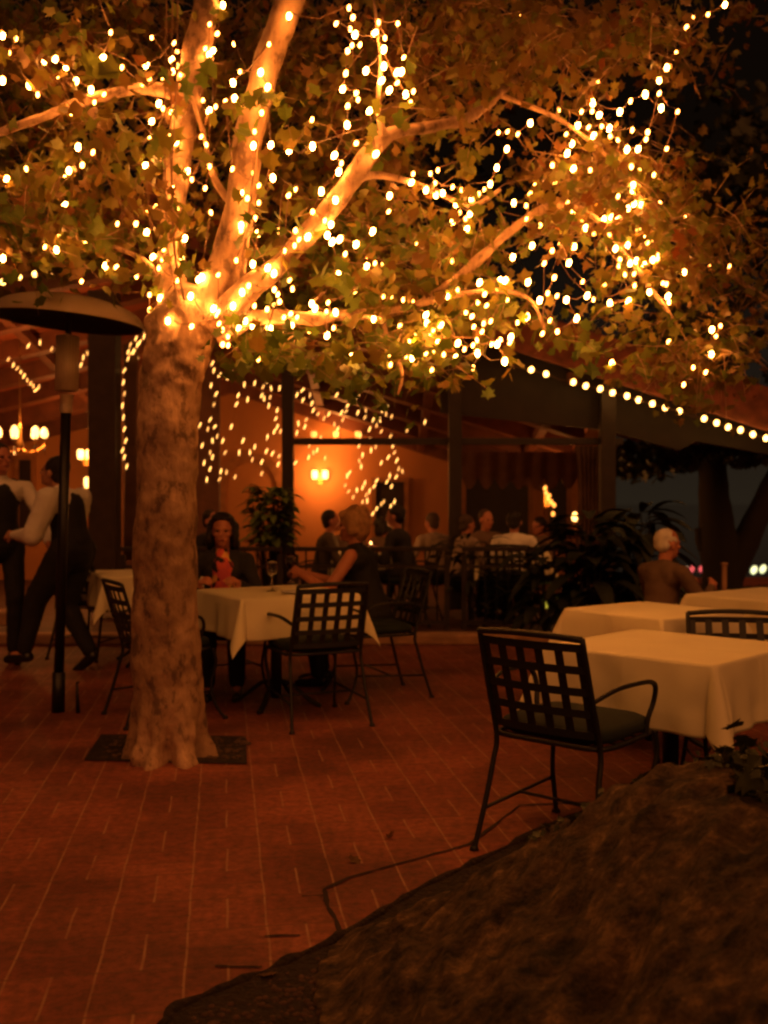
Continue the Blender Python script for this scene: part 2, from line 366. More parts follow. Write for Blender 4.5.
# ------------------------------------------------------------------ the big tree
SK = []   # (px, py, Y, r_px) samples of limbs, used to hang bulbs
def limb(spec, k=6):
    P = [at_y(a, b, y) for a, b, y, r in spec]; Rr = [r * y / F for a, b, y, r in spec]
    for i in range(len(spec) - 1):
        for j in range(8):
            t = j / 8; q = [spec[i][m] * (1 - t) + spec[i + 1][m] * t for m in range(4)]; SK.append(q)
    return smoothpath(P, k), smoothrad(Rr, k)
TB = at_z(172, 757)
ty = TB.y
trunk = [(172, 775, ty, 39), (172, 757, ty, 37), (170, 735, ty, 35.5), (168, 700, ty, 34.5), (166, 640, ty, 33), (165, 570, ty, 31.5), (167, 500, ty, 30.5), (169, 430, ty, 30), (173, 380, ty, 30), (181, 340, ty, 33), (190, 318, ty, 35), (196, 298, ty, 29), (200, 285, ty, 16)]
limbs = [
 [(184, 330, ty, 24), (172, 285, ty + .02, 17), (172, 240, ty + .06, 15), (174, 200, ty + .1, 14), (179, 150, ty + .15, 15), (187, 100, ty + .2, 16), (197, 50, ty + .25, 16), (207, 0, ty + .3, 15), (215, -60, ty + .35, 13)],
 [(203, 325, ty - .02, 26), (218, 285, ty - .05, 20), (232, 240, ty - .08, 18), (241, 200, ty - .1, 18), (247, 150, ty - .12, 17), (258, 100, ty - .15, 17), (272, 50, ty - .2, 17), (290, 0, ty - .25, 16), (306, -60, ty - .3, 13)],
 [(215, 328, ty - .05, 20), (245, 292, ty - .15, 14), (275, 268, ty - .22, 12), (310, 232, ty - .3, 12), (345, 190, ty - .4, 11), (370, 155, ty - .45, 11), (387, 136, ty - .45, 8), (430, 127, ty - .3, 6.5), (465, 119, ty - .1, 6), (490, 103, ty + .1, 5), (508, 86, ty + .4, 4), (540, 66, ty + .8, 2.5), (580, 40, ty + 1.0, 1.5)],
 [(215, 335, ty, 18), (250, 318, ty, 9.5), (285, 318, ty + .05, 8), (320, 318, ty + .1, 7.5), (350, 315, ty + .2, 6), (400, 310, ty + .3, 5), (440, 291, ty + .4, 5.5), (480, 259, ty + .45, 6), (512, 229, ty + .5, 5.5), (545, 209, ty + .5, 5), (575, 206, ty + .5, 4.5), (600, 222, ty + .5, 4), (622, 250, ty + .45, 3.5), (660, 300, ty + .4, 2.5), (690, 345, ty + .4, 1.5)],
 [(180, 95, ty + .2, 8), (150, 88, ty + .1, 7), (120, 92, ty, 6), (80, 102, ty - .1, 5.5), (30, 122, ty - .2, 5), (-40, 145, ty - .2, 4)],
 [(172, 300, ty, 7), (160, 278, ty + .05, 4), (140, 258, ty + .1, 3), (100, 243, ty + .2, 3.5), (60, 233, ty + .2, 3), (28, 225, ty + .2, 2.5), (-20, 220, ty + .2, 2)],
 [(385, 136, ty - .5, 5), (378, 110, ty - .5, 2.5), (380, 60, ty - .45, 2), (374, 0, ty - .4, 1.6)],
 [(240, 300, ty - .15, 3), (247, 240, ty - .2, 2.5), (252, 190, ty - .25, 2), (258, 140, ty - .3, 1.5)],
 [(400, 310, ty + .3, 4), (450, 296, ty + .1, 3.5), (500, 291, ty, 3), (530, 300, ty, 2.4), (545, 330, ty, 1.5)],
 [(380, 312, ty + .25, 3.5), (390, 345, ty + .1, 2), (402, 372, ty, 2), (398, 395, ty, 1.5)],
 [(345, 190, ty - .4, 5), (372, 175, ty, 4), (420, 185, ty + .3, 3.5), (470, 205, ty + .6, 3), (500, 190, ty + .8, 2)],
 [(600, 222, ty + .5, 3), (650, 230, ty + .7, 2.5), (710, 258, ty + .9, 3), (745, 285, ty + 1, 2.5), (790, 310, ty + 1, 2)],
 [(500, 95, ty + .25, 3), (560, 120, ty + .2, 2.2), (610, 160, ty + .2, 2.2), (650, 210, ty + .4, 1.8)],
 [(240, 215, ty - .1, 5), (215, 180, ty, 4), (205, 140, ty + .1, 3), (190, 90, ty, 2)],
]
tree = empty('sycamore_tree', (TB.x, TB.y, 0), label='big sycamore with mottled bark, its limbs wound with hundreds of warm fairy lights', cat='tree')
def off(P, o): return [p - o for p in P]
def barkbump(o, amp, fr):
    me = o.data
    for v, nrm in zip(me.vertices, [v.normal.copy() for v in me.vertices]):
        c = v.co.copy()
        d = noise.noise(c * fr) * amp + noise.noise(c * fr * 2.7) * amp * .45
        v.co = c + nrm * d
O = Vector((TB.x, TB.y, 0))
P, Rr = limb(trunk, 10)
tb = MB(); seg = 56
for i, (p, r) in enumerate(zip(P, Rr)): pass
P2 = []; R2 = []
for i in range(len(P) - 1):
    for k in range(2): P2.append(P[i].lerp(P[i + 1], k / 2)); R2.append(Rr[i] + (Rr[i + 1] - Rr[i]) * k / 2)
tb.tube(off(P2, O), R2, 84)
tr = tb.build('trunk', M['bark'], tree, smooth=True)
me = tr.data; me.update()
for v, VN in zip(me.vertices, [v.normal.copy() for v in me.vertices]):                         # root flare with buttress toes and knobs
    c = v.co.copy(); ang = math.atan2(c.y, c.x); h = c.z
    rad = Vector((c.x, c.y, 0)); 
    fl_ = max(0, 1 - max(h, 0) / .34) ** 1.8
    v.co += VN * (fl_ * (.045 * math.sin(ang * 6 + 1.0 + 2 * noise.noise(Vector((ang, 0, 7)))) + .035 * math.sin(ang * 11 + 2) + .05 * noise.noise(c * 9) + .004))
    v.co += VN * (noise.noise(c * 5) * .018 + noise.noise(c * 15) * .008 + noise.noise(c * 32) * .003)
    if h > 1.9: v.co += VN * (noise.noise(c * 11 + Vector((3, 3, 3))) * .02)
    for kx, kz, ka, kr in ((196, 447, .022, .05), (197, 552, .02, .045), (199, 618, .03, .055), (196, 680, .012, .05), (185, 460, .014, .05), (148, 470, .01, .06), (205, 330, .03, .08), (150, 320, .03, .08)):
        k = at_y(kx, kz, ty - .08) - O
        d = (c - k).length
        if d < kr * 2: v.co += VN * ka * math.exp(-(d / kr) ** 2 * 2)
me.update()
for L_ in limbs:
    P, Rr = limb(L_, 8); Rr = [r * (.86 if i > 10 else .95) for i, r in enumerate(Rr)]
    b = MB(); b.tube(off(P, O), Rr, 20 if max(Rr) > .03 else 10)
    o = b.build('limb', M['bark'], tree, smooth=True); barkbump(o, min(.012, max(Rr) * .14), 9)

# foliage -----------------------------------------------------------
LT = [(0, -.48), (.15, -.24), (.46, -.22), (.33, .00), (.50, .22), (.24, .28), (.02, .56), (-.22, .28), (-.48, .26), (-.34, .00), (-.44, -.24), (-.14, -.24)]
def leaf_mesh(name, leaves, m, parent):
    V = []; Fc = []; T = []
    for (p, s, tint, droop) in leaves:
        az = random.uniform(0, 2 * math.pi); q = Matrix.Rotation(az, 3, 'Z') @ Matrix.Rotation(random.gauss(droop, .5), 3, 'X') @ Matrix.Rotation(random.gauss(0, .5), 3, 'Y')
        o = len(V); cup = random.uniform(.05, .3); V.append(p + q @ Vector((0, 0, -cup * s * .3)))
        for x, y in LT:
            x += random.gauss(0, .07); y += random.gauss(0, .07)
            V.append(p + q @ Vector((x * s, y * s, (abs(x) ** 1.3 + .3 * y * y) * cup * s * random.uniform(.5, 1.2) - cup * s * .2)))
        n = len(LT)
        for k in range(n): Fc.append((o, o + 1 + k, o + 1 + (k + 1) % n))
        T += [tint] * (n + 1)
    me = bpy.data.meshes.new(name); me.from_pydata(V, [], Fc); me.materials.append(m)
    a = me.attributes.new('tint', 'FLOAT', 'POINT'); a.data.foreach_set('value', T); me.update()
    o = bpy.data.objects.new(name, me); C.objects.link(o); o.parent = parent
    return o
def clumped(px, py, rx, ry, Y, dy, n, size, tint, droop=1.0, per=9):
    """leaf sprays: each spray hangs off a short twig through the crown volume"""
    out = []; tw = []
    for _ in range(max(1, n // per)):
        while True:
            a, b = random.uniform(-1, 1), random.uniform(-1, 1)
            if a * a + b * b < 1: break
        c = at_y(px + a * rx, py + b * ry, Y + random.uniform(-dy, dy))
        d = Vector((random.gauss(0, 1), random.gauss(0, 1), random.gauss(-.3, .6))).normalized(); ln = random.uniform(.18, .42)
        tt = random.gauss(tint, .13)
        tw.append([c - O, c + d * ln * .5 + Vector((0, 0, .02)) - O, c + d * ln + Vector((0, 0, -.04)) - O])
        for i in range(per):
            t = random.uniform(.05, 1.05); q = c + d * ln * t + Vector((random.gauss(0, .055), random.gauss(0, .055), random.gauss(-.03, .05)))
            out.append((q - O, size * random.uniform(.6, 1.25), min(.98, max(.02, random.gauss(tt, .10))), droop))
    return out, tw
LV = []; TW = []
clumps = [
 (60, 130, 120, 120, ty + .5, .8, 1500, .095, .52), (60, 220, 110, 30, ty + .4, .5, 520, .10, .35), (20, 40, 90, 50, ty + .9, .7, 450, .095, .5), (130, 30, 70, 45, ty + .8, .6, 400, .095, .6), (70, 252, 75, 12, ty + .3, .3, 90, .10, .35),
 (225, 110, 60, 130, ty + .9, .4, 600, .10, .55), (325, 60, 85, 80, ty + 1.0, .6, 560, .09, .62), (305, 190, 85, 90, ty + .7, .5, 950, .095, .50),
 (265, 338, 40, 14, ty - .05, .25, 110, .11, .28), (335, 345, 75, 20, ty + .0, .30, 190, .105, .30), (405, 368, 34, 26, ty, .4, 120, .10, .38), (300, 285, 80, 38, ty + .6, .4, 300, .10, .30),
 (390, 230, 70, 70, ty + .6, .5, 700, .095, .42), (430, 290, 90, 42, ty + .5, .5, 620, .095, .40), (445, 330, 55, 16, ty + .3, .4, 110, .10, .38),
 (460, 26, 120, 40, ty + .3, .8, 850, .085, .62), (400, 90, 60, 55, ty + .6, .6, 330, .095, .55), (550, 40, 75, 50, ty + .4, .8, 560, .085, .62), (640, 30, 60, 35, ty + .7, .7, 330, .08, .60),
 (575, 165, 55, 40, ty + .6, .6, 450, .085, .55), (620, 170, 45, 50, ty + .6, .6, 400, .08, .58), (620, 215, 60, 35, ty + .6, .5, 430, .085, .50), (665, 215, 55, 45, ty + .6, .5, 400, .075, .55), (490, 225, 40, 22, ty + .7, .4, 150, .095, .45),
 (690, 260, 45, 50, ty + .8, .5, 330, .075, .58), (695, 345, 50, 38, ty + .6, .4, 420, .075, .52), (660, 345, 32, 26, ty + .4, .3, 150, .08, .48), (735, 235, 35, 40, ty + 1.0, .5, 150, .075, .60), (555, 325, 26, 16, ty + .2, .3, 60, .10, .40), (745, 300, 32, 36, ty + 1.1, .5, 110, .075, .6), (625, 300, 22, 30, ty + .6, .3, 60, .08, .5),
 (710, 20, 60, 22, ty + 1.5, .5, 110, .08, .6), (700, 80, 60, 22, ty + 2.2, .6, 60, .08, .6),
 (235, 170, 90, 110, ty - .30, .15, 100, .10, .42), (300, 250, 60, 40, ty - .35, .15, 55, .10, .35), (430, 130, 80, 36, ty - .50, .15, 36, .095, .5), (150, 250, 60, 45, ty - .2, .15, 55, .10, .35),
 # inner crown, further away
 (100, 100, 180, 120, ty + 2.6, .8, 1700, .10, .55), (330, 100, 140, 120, ty + 2.4, .8, 1600, .10, .60), (540, 40, 150, 50, ty + 2.3, .8, 900, .10, .62), (410, 250, 70, 50, ty + 2.0, .6, 300, .10, .5), (640, 170, 40, 60, ty + 2.0, .6, 250, .09, .58),
]
for c_ in clumps:
    c_ = list(c_); c_[6] = int(c_[6] * (1.0 if c_[4] < ty + 1.9 else .6)); c_[7] *= .80
    a, b = clumped(*c_); LV += a; TW += b
fo = leaf_mesh('foliage', LV, M['leaf'], tree)
b = MB()
for w in TW: b.tube(w, [.0026, .002, .001], 4, cap=False)
b.build('twigs', M['bark'], tree)
# a few single yellow-green leaves on the left branch
L2 = [(at_y(90, 60, ty - .3) - O, .17, .30, .9), (at_y(100, 72, ty - .32) - O, .18, .33, 1.1), (at_y(108, 70, ty - .3) - O, .14, .36, .9)]
leaf_mesh('leaf_spray', L2, M['leaf'], tree)

# ------------------------------------------------------------------ string lights
def crop(pts, ox, oy, s): return [(ox + x / s, oy + y / s) for x, y in pts]
BA = crop([(425,125),(395,222),(350,345),(212,228),(173,235),(255,257),(292,312),(112,328),(10,138),(10,310),(277,430),(300,565),(357,585),(316,634),(247,665),(265,655),(195,667),(25,687),(540,237),(562,250),(573,302),(668,165),(680,198),(660,228),(662,277),(610,398),(627,417),(660,430),(583,466),(575,530),(652,525),(686,505),(677,545),(612,620),(558,636),(720,658),(660,727)], 0, 0, 3.84)
BB = crop([(88,20),(37,93),(66,130),(50,195),(35,210),(342,62),(265,170),(153,275),(233,278),(127,318),(260,335),(133,377),(213,377),(237,433),(60,410),(35,425),(47,460),(210,505),(5,525),(205,560),(36,640),(20,723),(205,665),(157,742),(182,762),(272,557),(343,578),(430,460),(432,562),(280,683),(340,750),(466,735),(516,597),(543,627),(533,660),(522,660),(600,550),(655,525),(675,592),(728,752),(572,30),(587,68),(577,112),(595,133),(614,172),(567,196),(672,127),(637,272),(560,282),(548,342),(600,357),(567,408),(565,480),(652,425),(706,255),(697,310),(727,347),(757,278),(757,318),(705,190)], 200, 0, 3.84)
BD = crop([(250,173),(228,297),(330,305),(217,345),(12,378),(415,395),(405,407),(447,412),(522,245),(525,447),(588,372),(563,278),(615,530),(645,618)], 0, 160, 3.84)
BE = crop([(83,90),(187,100),(107,180),(97,240),(150,305),(125,357),(160,298),(55,435),(128,450),(205,415),(230,372),(195,395),(210,405),(265,247),(255,387),(280,140),(280,155),(323,118),(331,165),(316,258),(362,270),(381,287),(283,345),(303,325),(321,387),(360,397),(413,218),(447,155),(500,97),(485,175),(556,137),(545,170),(560,190),(583,182),(582,280),(570,62),(633,198),(668,235),(666,265),(684,158),(382,337),(393,352),(398,374),(432,412),(434,448),(292,432),(316,448),(272,452),(223,460),(223,505),(240,508),(360,453),(370,457),(352,478),(497,380),(507,395),(542,405),(570,407),(491,463),(544,478),(695,380),(718,357),(741,357),(687,427),(715,495),(620,541),(755,527)], 150, 180, 3.072)
BF = crop([(18,32),(62,5),(91,20),(111,30),(124,26),(151,48),(144,82),(172,97),(181,37),(178,67),(218,8),(195,28),(99,138),(136,138),(138,188),(7,231),(23,231),(46,237),(67,242),(122,230),(134,229),(91,267),(93,283),(120,287),(170,262),(182,270),(6,320),(31,340),(57,320),(69,318),(54,330),(64,352),(95,311),(115,322),(105,340),(138,326),(154,323),(149,352),(167,335),(184,327),(193,343),(205,284),(128,302),(221,325),(232,325),(238,317),(259,311),(257,322),(272,282),(291,271),(247,359),(207,226),(218,205),(197,203),(238,199),(248,199),(293,202),(263,153),(301,130),(290,77),(317,90),(265,45),(309,10),(297,28),(341,140),(384,132),(374,164),(345,193),(332,224),(338,223),(316,238),(369,237),(389,274),(351,300),(361,87),(381,67),(400,77),(407,95),(424,106),(431,52),(443,78),(456,72),(454,107),(458,32),(469,70),(490,57),(503,47),(517,47),(516,55),(501,10),(501,20),(466,136),(490,129),(475,157),(473,170),(512,100),(524,107),(539,117),(529,124),(551,147),(549,156),(540,158),(523,168),(507,160),(495,165),(444,209),(410,229),(455,244),(492,240),(533,222),(560,204),(567,206),(570,230),(572,242),(602,77),(592,110),(606,145),(602,182),(652,167),(657,296),(656,345),(620,371),(601,405),(571,320),(459,363)], 380, 180, 1.979)
BC = crop([(678,10),(643,30),(598,57),(571,67),(576,110),(557,141),(541,168),(512,197),(481,211),(545,226),(459,233),(517,276),(402,215),(401,232),(379,233),(416,240),(371,262),(437,268),(439,285),(455,292),(404,283),(347,280),(359,300),(349,320),(362,352),(397,355),(330,230),(272,257),(246,280),(223,311),(202,350),(188,384),(497,311),(483,348),(474,312),(318,345),(301,47),(3,150),(12,197),(28,191),(22,215)], 400, 0, 2.087)
ALL = []
for s_ in (BA, BB, BD, BE, BF, BC):
    for p in s_:
        if all((p[0] - q[0]) ** 2 + (p[1] - q[1]) ** 2 > 12 for q in ALL): ALL.append(p)
def bulb_pos(px, py):
    best = min(SK, key=lambda s: (s[0] - px) ** 2 + (s[1] - py) ** 2 - s[3] ** 2)
    d = math.hypot(best[0] - px, best[1] - py); Y0, rp = best[2], best[3]
    nz = noise.noise(Vector((px / 70, py / 70, 3.3)))
    if d < rp + 8:
        rw = rp * Y0 / F; s = min(d, rp) * Y0 / F
        return at_y(px, py, Y0 - math.sqrt(max(rw * rw - s * s, 0)) - .042)
    k = min(1, (d - rp) / 60)
    return at_y(px, py, Y0 + (-.20 + nz * .8) * k - .06)
def bulb_mesh(name, r, h, m):
    b = MB(); n = 5; prof = [(0.0001, -h * .5)]
    for i in range(1, n): a = math.pi * i / n; prof.append((r * math.sin(a), -h * .5 * math.cos(a)))
    prof.append((.0001, h * .5)); b.lathe(prof, seg=9)
    me = bpy.data.meshes.new(name); me.from_pydata(b.v, [], b.f); me.materials.append(m); me.polygons.foreach_set('use_smooth', [True] * len(me.polygons)); me.update(); return me
M['bulbdim'] = mat('lit_bulb_amber', (1, .7, .4), .4, emit=(1, .30, .045), estr=45)
BULB = bulb_mesh('bulb', .0118, .036, M['bulb'])
SMALLB = bulb_mesh('bulb', .0095, .028, M['bulbdim'])
DIMB = bulb_mesh('bulb', .0075, .026, M['bulbdim'])
MINI = bulb_mesh('mini_bulb', .0058, .070, M['minibulb'])
MINIS = bulb_mesh('mini_bulb', .0052, .06, M['minidim'])
M['eavebulb'] = mat('lit_roof_lamp', (1, .7, .4), .4, emit=(1, .46, .10), estr=14)
EAVE = bulb_mesh('bulb', .027, .064, M['eavebulb'])
DOOR = bulb_mesh('bulb', .024, .070, M['dimbulb'])
def string(label, group, pts, meshes, jump=.55, cat='string lights', rc=.003, tilt=.25, cable=M['cable']):
    base = Vector(pts[0])
    t = empty('string_lights', base, label=label, cat=cat, group=group)
    rest = [Vector(p) for p in pts]; rest.sort(key=lambda p: (p.z, p.x)); cur = rest.pop(); path = [cur]; runs = [path]
    while rest:
        nx = min(rest, key=lambda p: (p - cur).length); rest.remove(nx)
        if (nx - cur).length > jump: path = []; runs.append(path)
        path.append(nx); cur = nx
    for r_ in runs:
        if len(r_) < 2: continue
        b = MB()
        q = []
        for i in range(len(r_) - 1):
            a, c = r_[i], r_[i + 1]; sag = (c - a).length * .10
            q += [a + Vector((0, 0, .012)), a.lerp(c, .5) - Vector((0, 0, sag - .012))]
        q.append(r_[-1] + Vector((0, 0, .012)))
        b.tube([x - base for x in q], rc, 4, cap=False); b.build('cable', cable, t)
    for p in pts:
        me = random.choice(meshes); o = bpy.data.objects.new('bulb', me); C.objects.link(o); o.parent = t; o.location = Vector(p) - base
        o.rotation_euler = (random.gauss(0, .2), tilt + random.gauss(0, .18), 0)
    return t
regions = [
 ('fairy lights scattered through the leaves left of the trunk, beyond the heater dish', lambda x, y: x < 140),
 ('fairy lights wound round the left upright limb of the sycamore', lambda x, y: x < 212 and y < 290),
 ('fairy lights wound round the thick middle limb that rises to the top edge', lambda x, y: x < 275 and y < 265),
 ('dense fairy lights wrapped round the glowing crotch of the sycamore trunk', lambda x, y: x < 235),
 ('fairy lights hanging in loose strands at top centre, above the long bent limb', lambda x, y: 275 <= x < 425 and y < 165),
 ('fairy lights along the slanting limb right of the trunk and the low limb under it', lambda x, y: x < 385),
 ('fairy lights crowding the low leaves at centre, just above the pavilion roof', lambda x, y: x < 520 and y > 285),
 ('fairy lights looping across the dark gap in the middle of the crown', lambda x, y: x < 535),
 ('fairy lights climbing in a line to the top right corner of the crown', lambda x, y: y < 165),
 ('fairy lights bunched in the right part of the crown above the roof edge', lambda x, y: True),
]
buckets = [[] for _ in regions]
for p in ALL:
    for i, (_, f_) in enumerate(regions):
        if f_(*p): buckets[i].append(p); break
for (lab, _), bk in zip(regions, buckets):
    W = [bulb_pos(*p) for p in bk]
    for i in range(0, len(W), 99):
        string(lab, 'fairy lights in the sycamore', W[i:i + 99], [BULB, BULB, BULB, SMALLB, DIMB])
for lab, bks in (('strand of faint tiny bulbs among the leaves left of the thick middle limb', (0, 1, 3)), ('strand of faint tiny bulbs around the slanting and low limbs right of the trunk', (2, 4, 5)),
                 ('strand of faint tiny bulbs in the low leaves at the middle of the crown', (6, 7)), ('strand of faint tiny bulbs in the right part of the crown', (8, 9))):
    src = [p for i in bks for p in buckets[i]]; ex = []
    while len(ex) < 34:
        q = random.choice(src); q = (q[0] + random.gauss(0, 13), q[1] + random.gauss(0, 13))
        if min((q[0] - a[0]) ** 2 + (q[1] - a[1]) ** 2 for a in ALL + ex) > 40: ex.append(q)
    string(lab, 'fairy lights in the sycamore', [bulb_pos(*p) for p in ex], [DIMB])
# hanging wires down the left limb
for x0, x1, ya in ((165, 166, ty - .12), (171, 172, ty - .16), (176, 173, ty - .2)):
    b = MB(); pp = smoothpath([at_y(x0 + 2, -20, ya), at_y(x0, 90, ya + .02), at_y(x1 - 1, 170, ya), at_y(x1 + 2, 250, ya - .03), at_y(x1 + 12, 300, ya - .12)], 6)
    b.tube([p - O for p in pp], .0035, 5, cap=False); b.build('lead_cable', M['cable'], tree)

# ------------------------------------------------------------------ pavilion
PY = 11.0
AP = at_y(158, 244, PY); SLR = -.316; SLL = .235
def roofz(x): return AP.z + (SLR * (x - AP.x) if x > AP.x else SLL * (x - AP.x))
pav = empty('restaurant_pavilion', (0, PY, 0), label='open-fronted wooden dining pavilion with low sloping roof and lit ochre walls behind the tree', cat='building')
PO = Vector((0, PY, 0))
XL, XR, YB = -7.6, 5.0, 17.0
drop = .185
def slopebox(b, x0, x1, y0, y1, dz0, dz1, mi=0):
    vs = []
    for x in (x0, x1):
        for y in (y0, y1):
            for d in (dz0, dz1): vs.append((x, y - PY, roofz(x) + d - (drop * max(0, y - PY) if dz1 < .319 else 0)))
    b.add(vs, [(0, 1, 3, 2), (4, 6, 7, 5), (0, 4, 5, 1), (2, 3, 7, 6), (0, 2, 6, 4), (1, 5, 7, 3)], mi)
b = MB(); 
for a, c in ((XL, AP.x), (AP.x, XR)): slopebox(b, a, c, PY - .2, YB, .32, .50)
b.build('roof', M['rooftile'], pav)
b = MB()
for a, c in ((XL, AP.x), (AP.x, XR)): slopebox(b, a, c, PY - .26, PY - .205, .02, .46)
b.build('fascia', M['rooftile'], pav, bevel=.01)
b = MB()
for a, c in ((XL, AP.x), (AP.x, 2.7)): slopebox(b, a, c, PY - .19, YB - .02, .20, .315)
b.build('ceiling', M['ceiling'], pav)
for k in range(7):
    b = MB(); y = PY + .25 + k * .85
    for a, c in ((XL + .1, AP.x), (AP.x, 2.6)): slopebox(b, a, c, y, y + .14, -.06 if k else -.10, .197)
    b.build('rafter', M['rafter'], pav, bevel=.008)
for x in (-6.2, -4.5, -1.0, .6, 2.1):
    b = MB(); b.box((x, 3, roofz(x) + .02 - drop * 3), (.12, 5.9, .12), rx=-math.atan(drop)); b.build('purlin', M['rafter'], pav)
def wp(px, py, Y): return at_y(px, py, Y) - PO
b = MB(); p = wp(105, 500, PY); b.box((p.x, 0, 1.85), (.30, .26, 3.5)); b.build('pillar', M['pillar'], pav, bevel=.01)
for px_, w_ in ((288, .125), (455, .14), (607, .16)):
    x = wp(px_, 500, PY).x; top = roofz(x) + .02
    b = MB(); b.box((x, 0, (top + .12) / 2), (w_, w_, top - .12)); b.build('post', M['wood_post'], pav, bevel=.006)
zb = wp(300, 441, PY).z
b = MB(); x0, x1 = wp(285, 440, PY).x, wp(625, 440, PY).x
b.box(((x0 + x1) / 2, .10, zb), (x1 - x0, .06, .075)); b.build('tie_beam', M['wood_post'], pav, bevel=.006)
# dark board closing the low right corner under the eave
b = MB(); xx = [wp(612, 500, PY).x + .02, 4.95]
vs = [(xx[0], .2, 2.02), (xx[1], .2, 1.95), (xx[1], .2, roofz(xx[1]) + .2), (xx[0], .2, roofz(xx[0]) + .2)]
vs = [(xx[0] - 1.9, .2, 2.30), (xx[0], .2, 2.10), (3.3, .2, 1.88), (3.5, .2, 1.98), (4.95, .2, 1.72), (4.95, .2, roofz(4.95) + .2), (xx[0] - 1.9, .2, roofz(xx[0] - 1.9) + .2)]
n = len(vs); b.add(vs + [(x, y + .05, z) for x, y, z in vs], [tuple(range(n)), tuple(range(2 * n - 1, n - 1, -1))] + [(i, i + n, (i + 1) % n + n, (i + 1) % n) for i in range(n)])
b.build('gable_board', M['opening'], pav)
# back wall, with arched and square openings
YW = 16.4
def wall_panel(b, x0, x1, z0, z1, y=YW, t=.18): b.box(((x0 + x1) / 2, y - PY + t / 2, (z0 + z1) / 2), (x1 - x0, t, z1 - z0))
b = MB()
vs = [(XL, 0), (3.6, 0), (3.6, roofz(3.6) + .25), (AP.x, AP.z + .25), (XL, roofz(XL) + .25)]
n = len(vs); y = YW - PY
b.add([(x, y, z) for x, z in vs] + [(x, y + .2, z) for x, z in vs], [tuple(range(n)), tuple(range(2 * n - 1, n - 1, -1))] + [(i, i + n, (i + 1) % n + n, (i + 1) % n) for i in range(n)])
b.build('back_wall', M['stucco'], pav)
b = MB(); xw = wp(0, 500, 14.5).x - 2.0
b.box((XL + .1, (YW - PY) / 2, 1.4), (.2, YW - PY, 2.8)); b.build('side_wall', M['stucco'], pav)
def arch(px0, px1, pytop, Y, m, name, zbot=.12, thick=.06, proud=.04, ring=False):
    a = wp(px0, 500, Y).x; c = wp(px1, 500, Y).x; zt = wp(0, pytop, Y).z; r = (c - a) / 2; cx = (a + c) / 2
    ol = [(a, zbot)] + [(cx - r * math.cos(math.pi * k / 14), zt - r + r * math.sin(math.pi * k / 14)) for k in range(15)] + [(c, zbot)]
    b = MB(); yy = Y - PY
    if ring:
        s = 1 + .14 / r; ou = [(cx + (x - cx) * s, z if i in (0, len(ol) - 1) else (zt - r) + (z - (zt - r)) * s) for i, (x, z) in enumerate(ol)]
        vs = [(x, yy - proud, z) for x, z in ol] + [(x, yy - proud, z) for x, z in ou] + [(x, yy, z) for x, z in ol] + [(x, yy, z) for x, z in ou]; n = len(ol)
        fs = []
        for i in range(n - 1): fs += [(i, i + 1, i + 1 + n, i + n), (i, i + 2 * n, i + 1 + 2 * n, i + 1), (i + n, i + 1 + n, i + 1 + 3 * n, i + 3 * n)]
        b.add(vs, fs)
    else:
        n = len(ol); b.add([(x, yy - proud, z) for x, z in ol] + [(x, yy, z) for x, z in ol], [tuple(range(n))] + [(i, (i + 1) % n, (i + 1) % n + n, i + n) for i in range(n)])
    return b.build(name, m, pav)
arch(226, 277, 462, YW, M['trim'], 'arch_trim', ring=True, proud=.05)
arch(226, 277, 462, YW - .003, M['stucco'], 'arched_niche', proud=.01)
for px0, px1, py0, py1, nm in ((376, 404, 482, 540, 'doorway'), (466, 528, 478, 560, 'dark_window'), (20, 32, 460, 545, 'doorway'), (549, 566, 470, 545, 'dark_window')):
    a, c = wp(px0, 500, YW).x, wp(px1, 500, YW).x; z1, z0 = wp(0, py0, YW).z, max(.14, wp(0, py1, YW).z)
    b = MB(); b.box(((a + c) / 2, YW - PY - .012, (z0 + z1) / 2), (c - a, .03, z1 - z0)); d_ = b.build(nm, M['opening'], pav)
    b = MB()
    for s_ in (a - .04, c + .04): b.box((s_, YW - PY - .03, (z0 + z1) / 2), (.07, .07, z1 - z0))
    b.box(((a + c) / 2, YW - PY - .03, z1 + .035), (c - a + .15, .07, .07)); b.build('frame', M['trim'], d_)
# cross wall at left and dark partition behind the pillar
b = MB(); a, c = wp(118, 0, 12.6).x, wp(215, 0, 12.6).x
b.box(((a + c) / 2 + .05, 1.6, 1.55), (c - a, .1, 2.9)); b.build('partition', mat('partition_wood', (.17, .065, .03), .7, var=.3), pav)
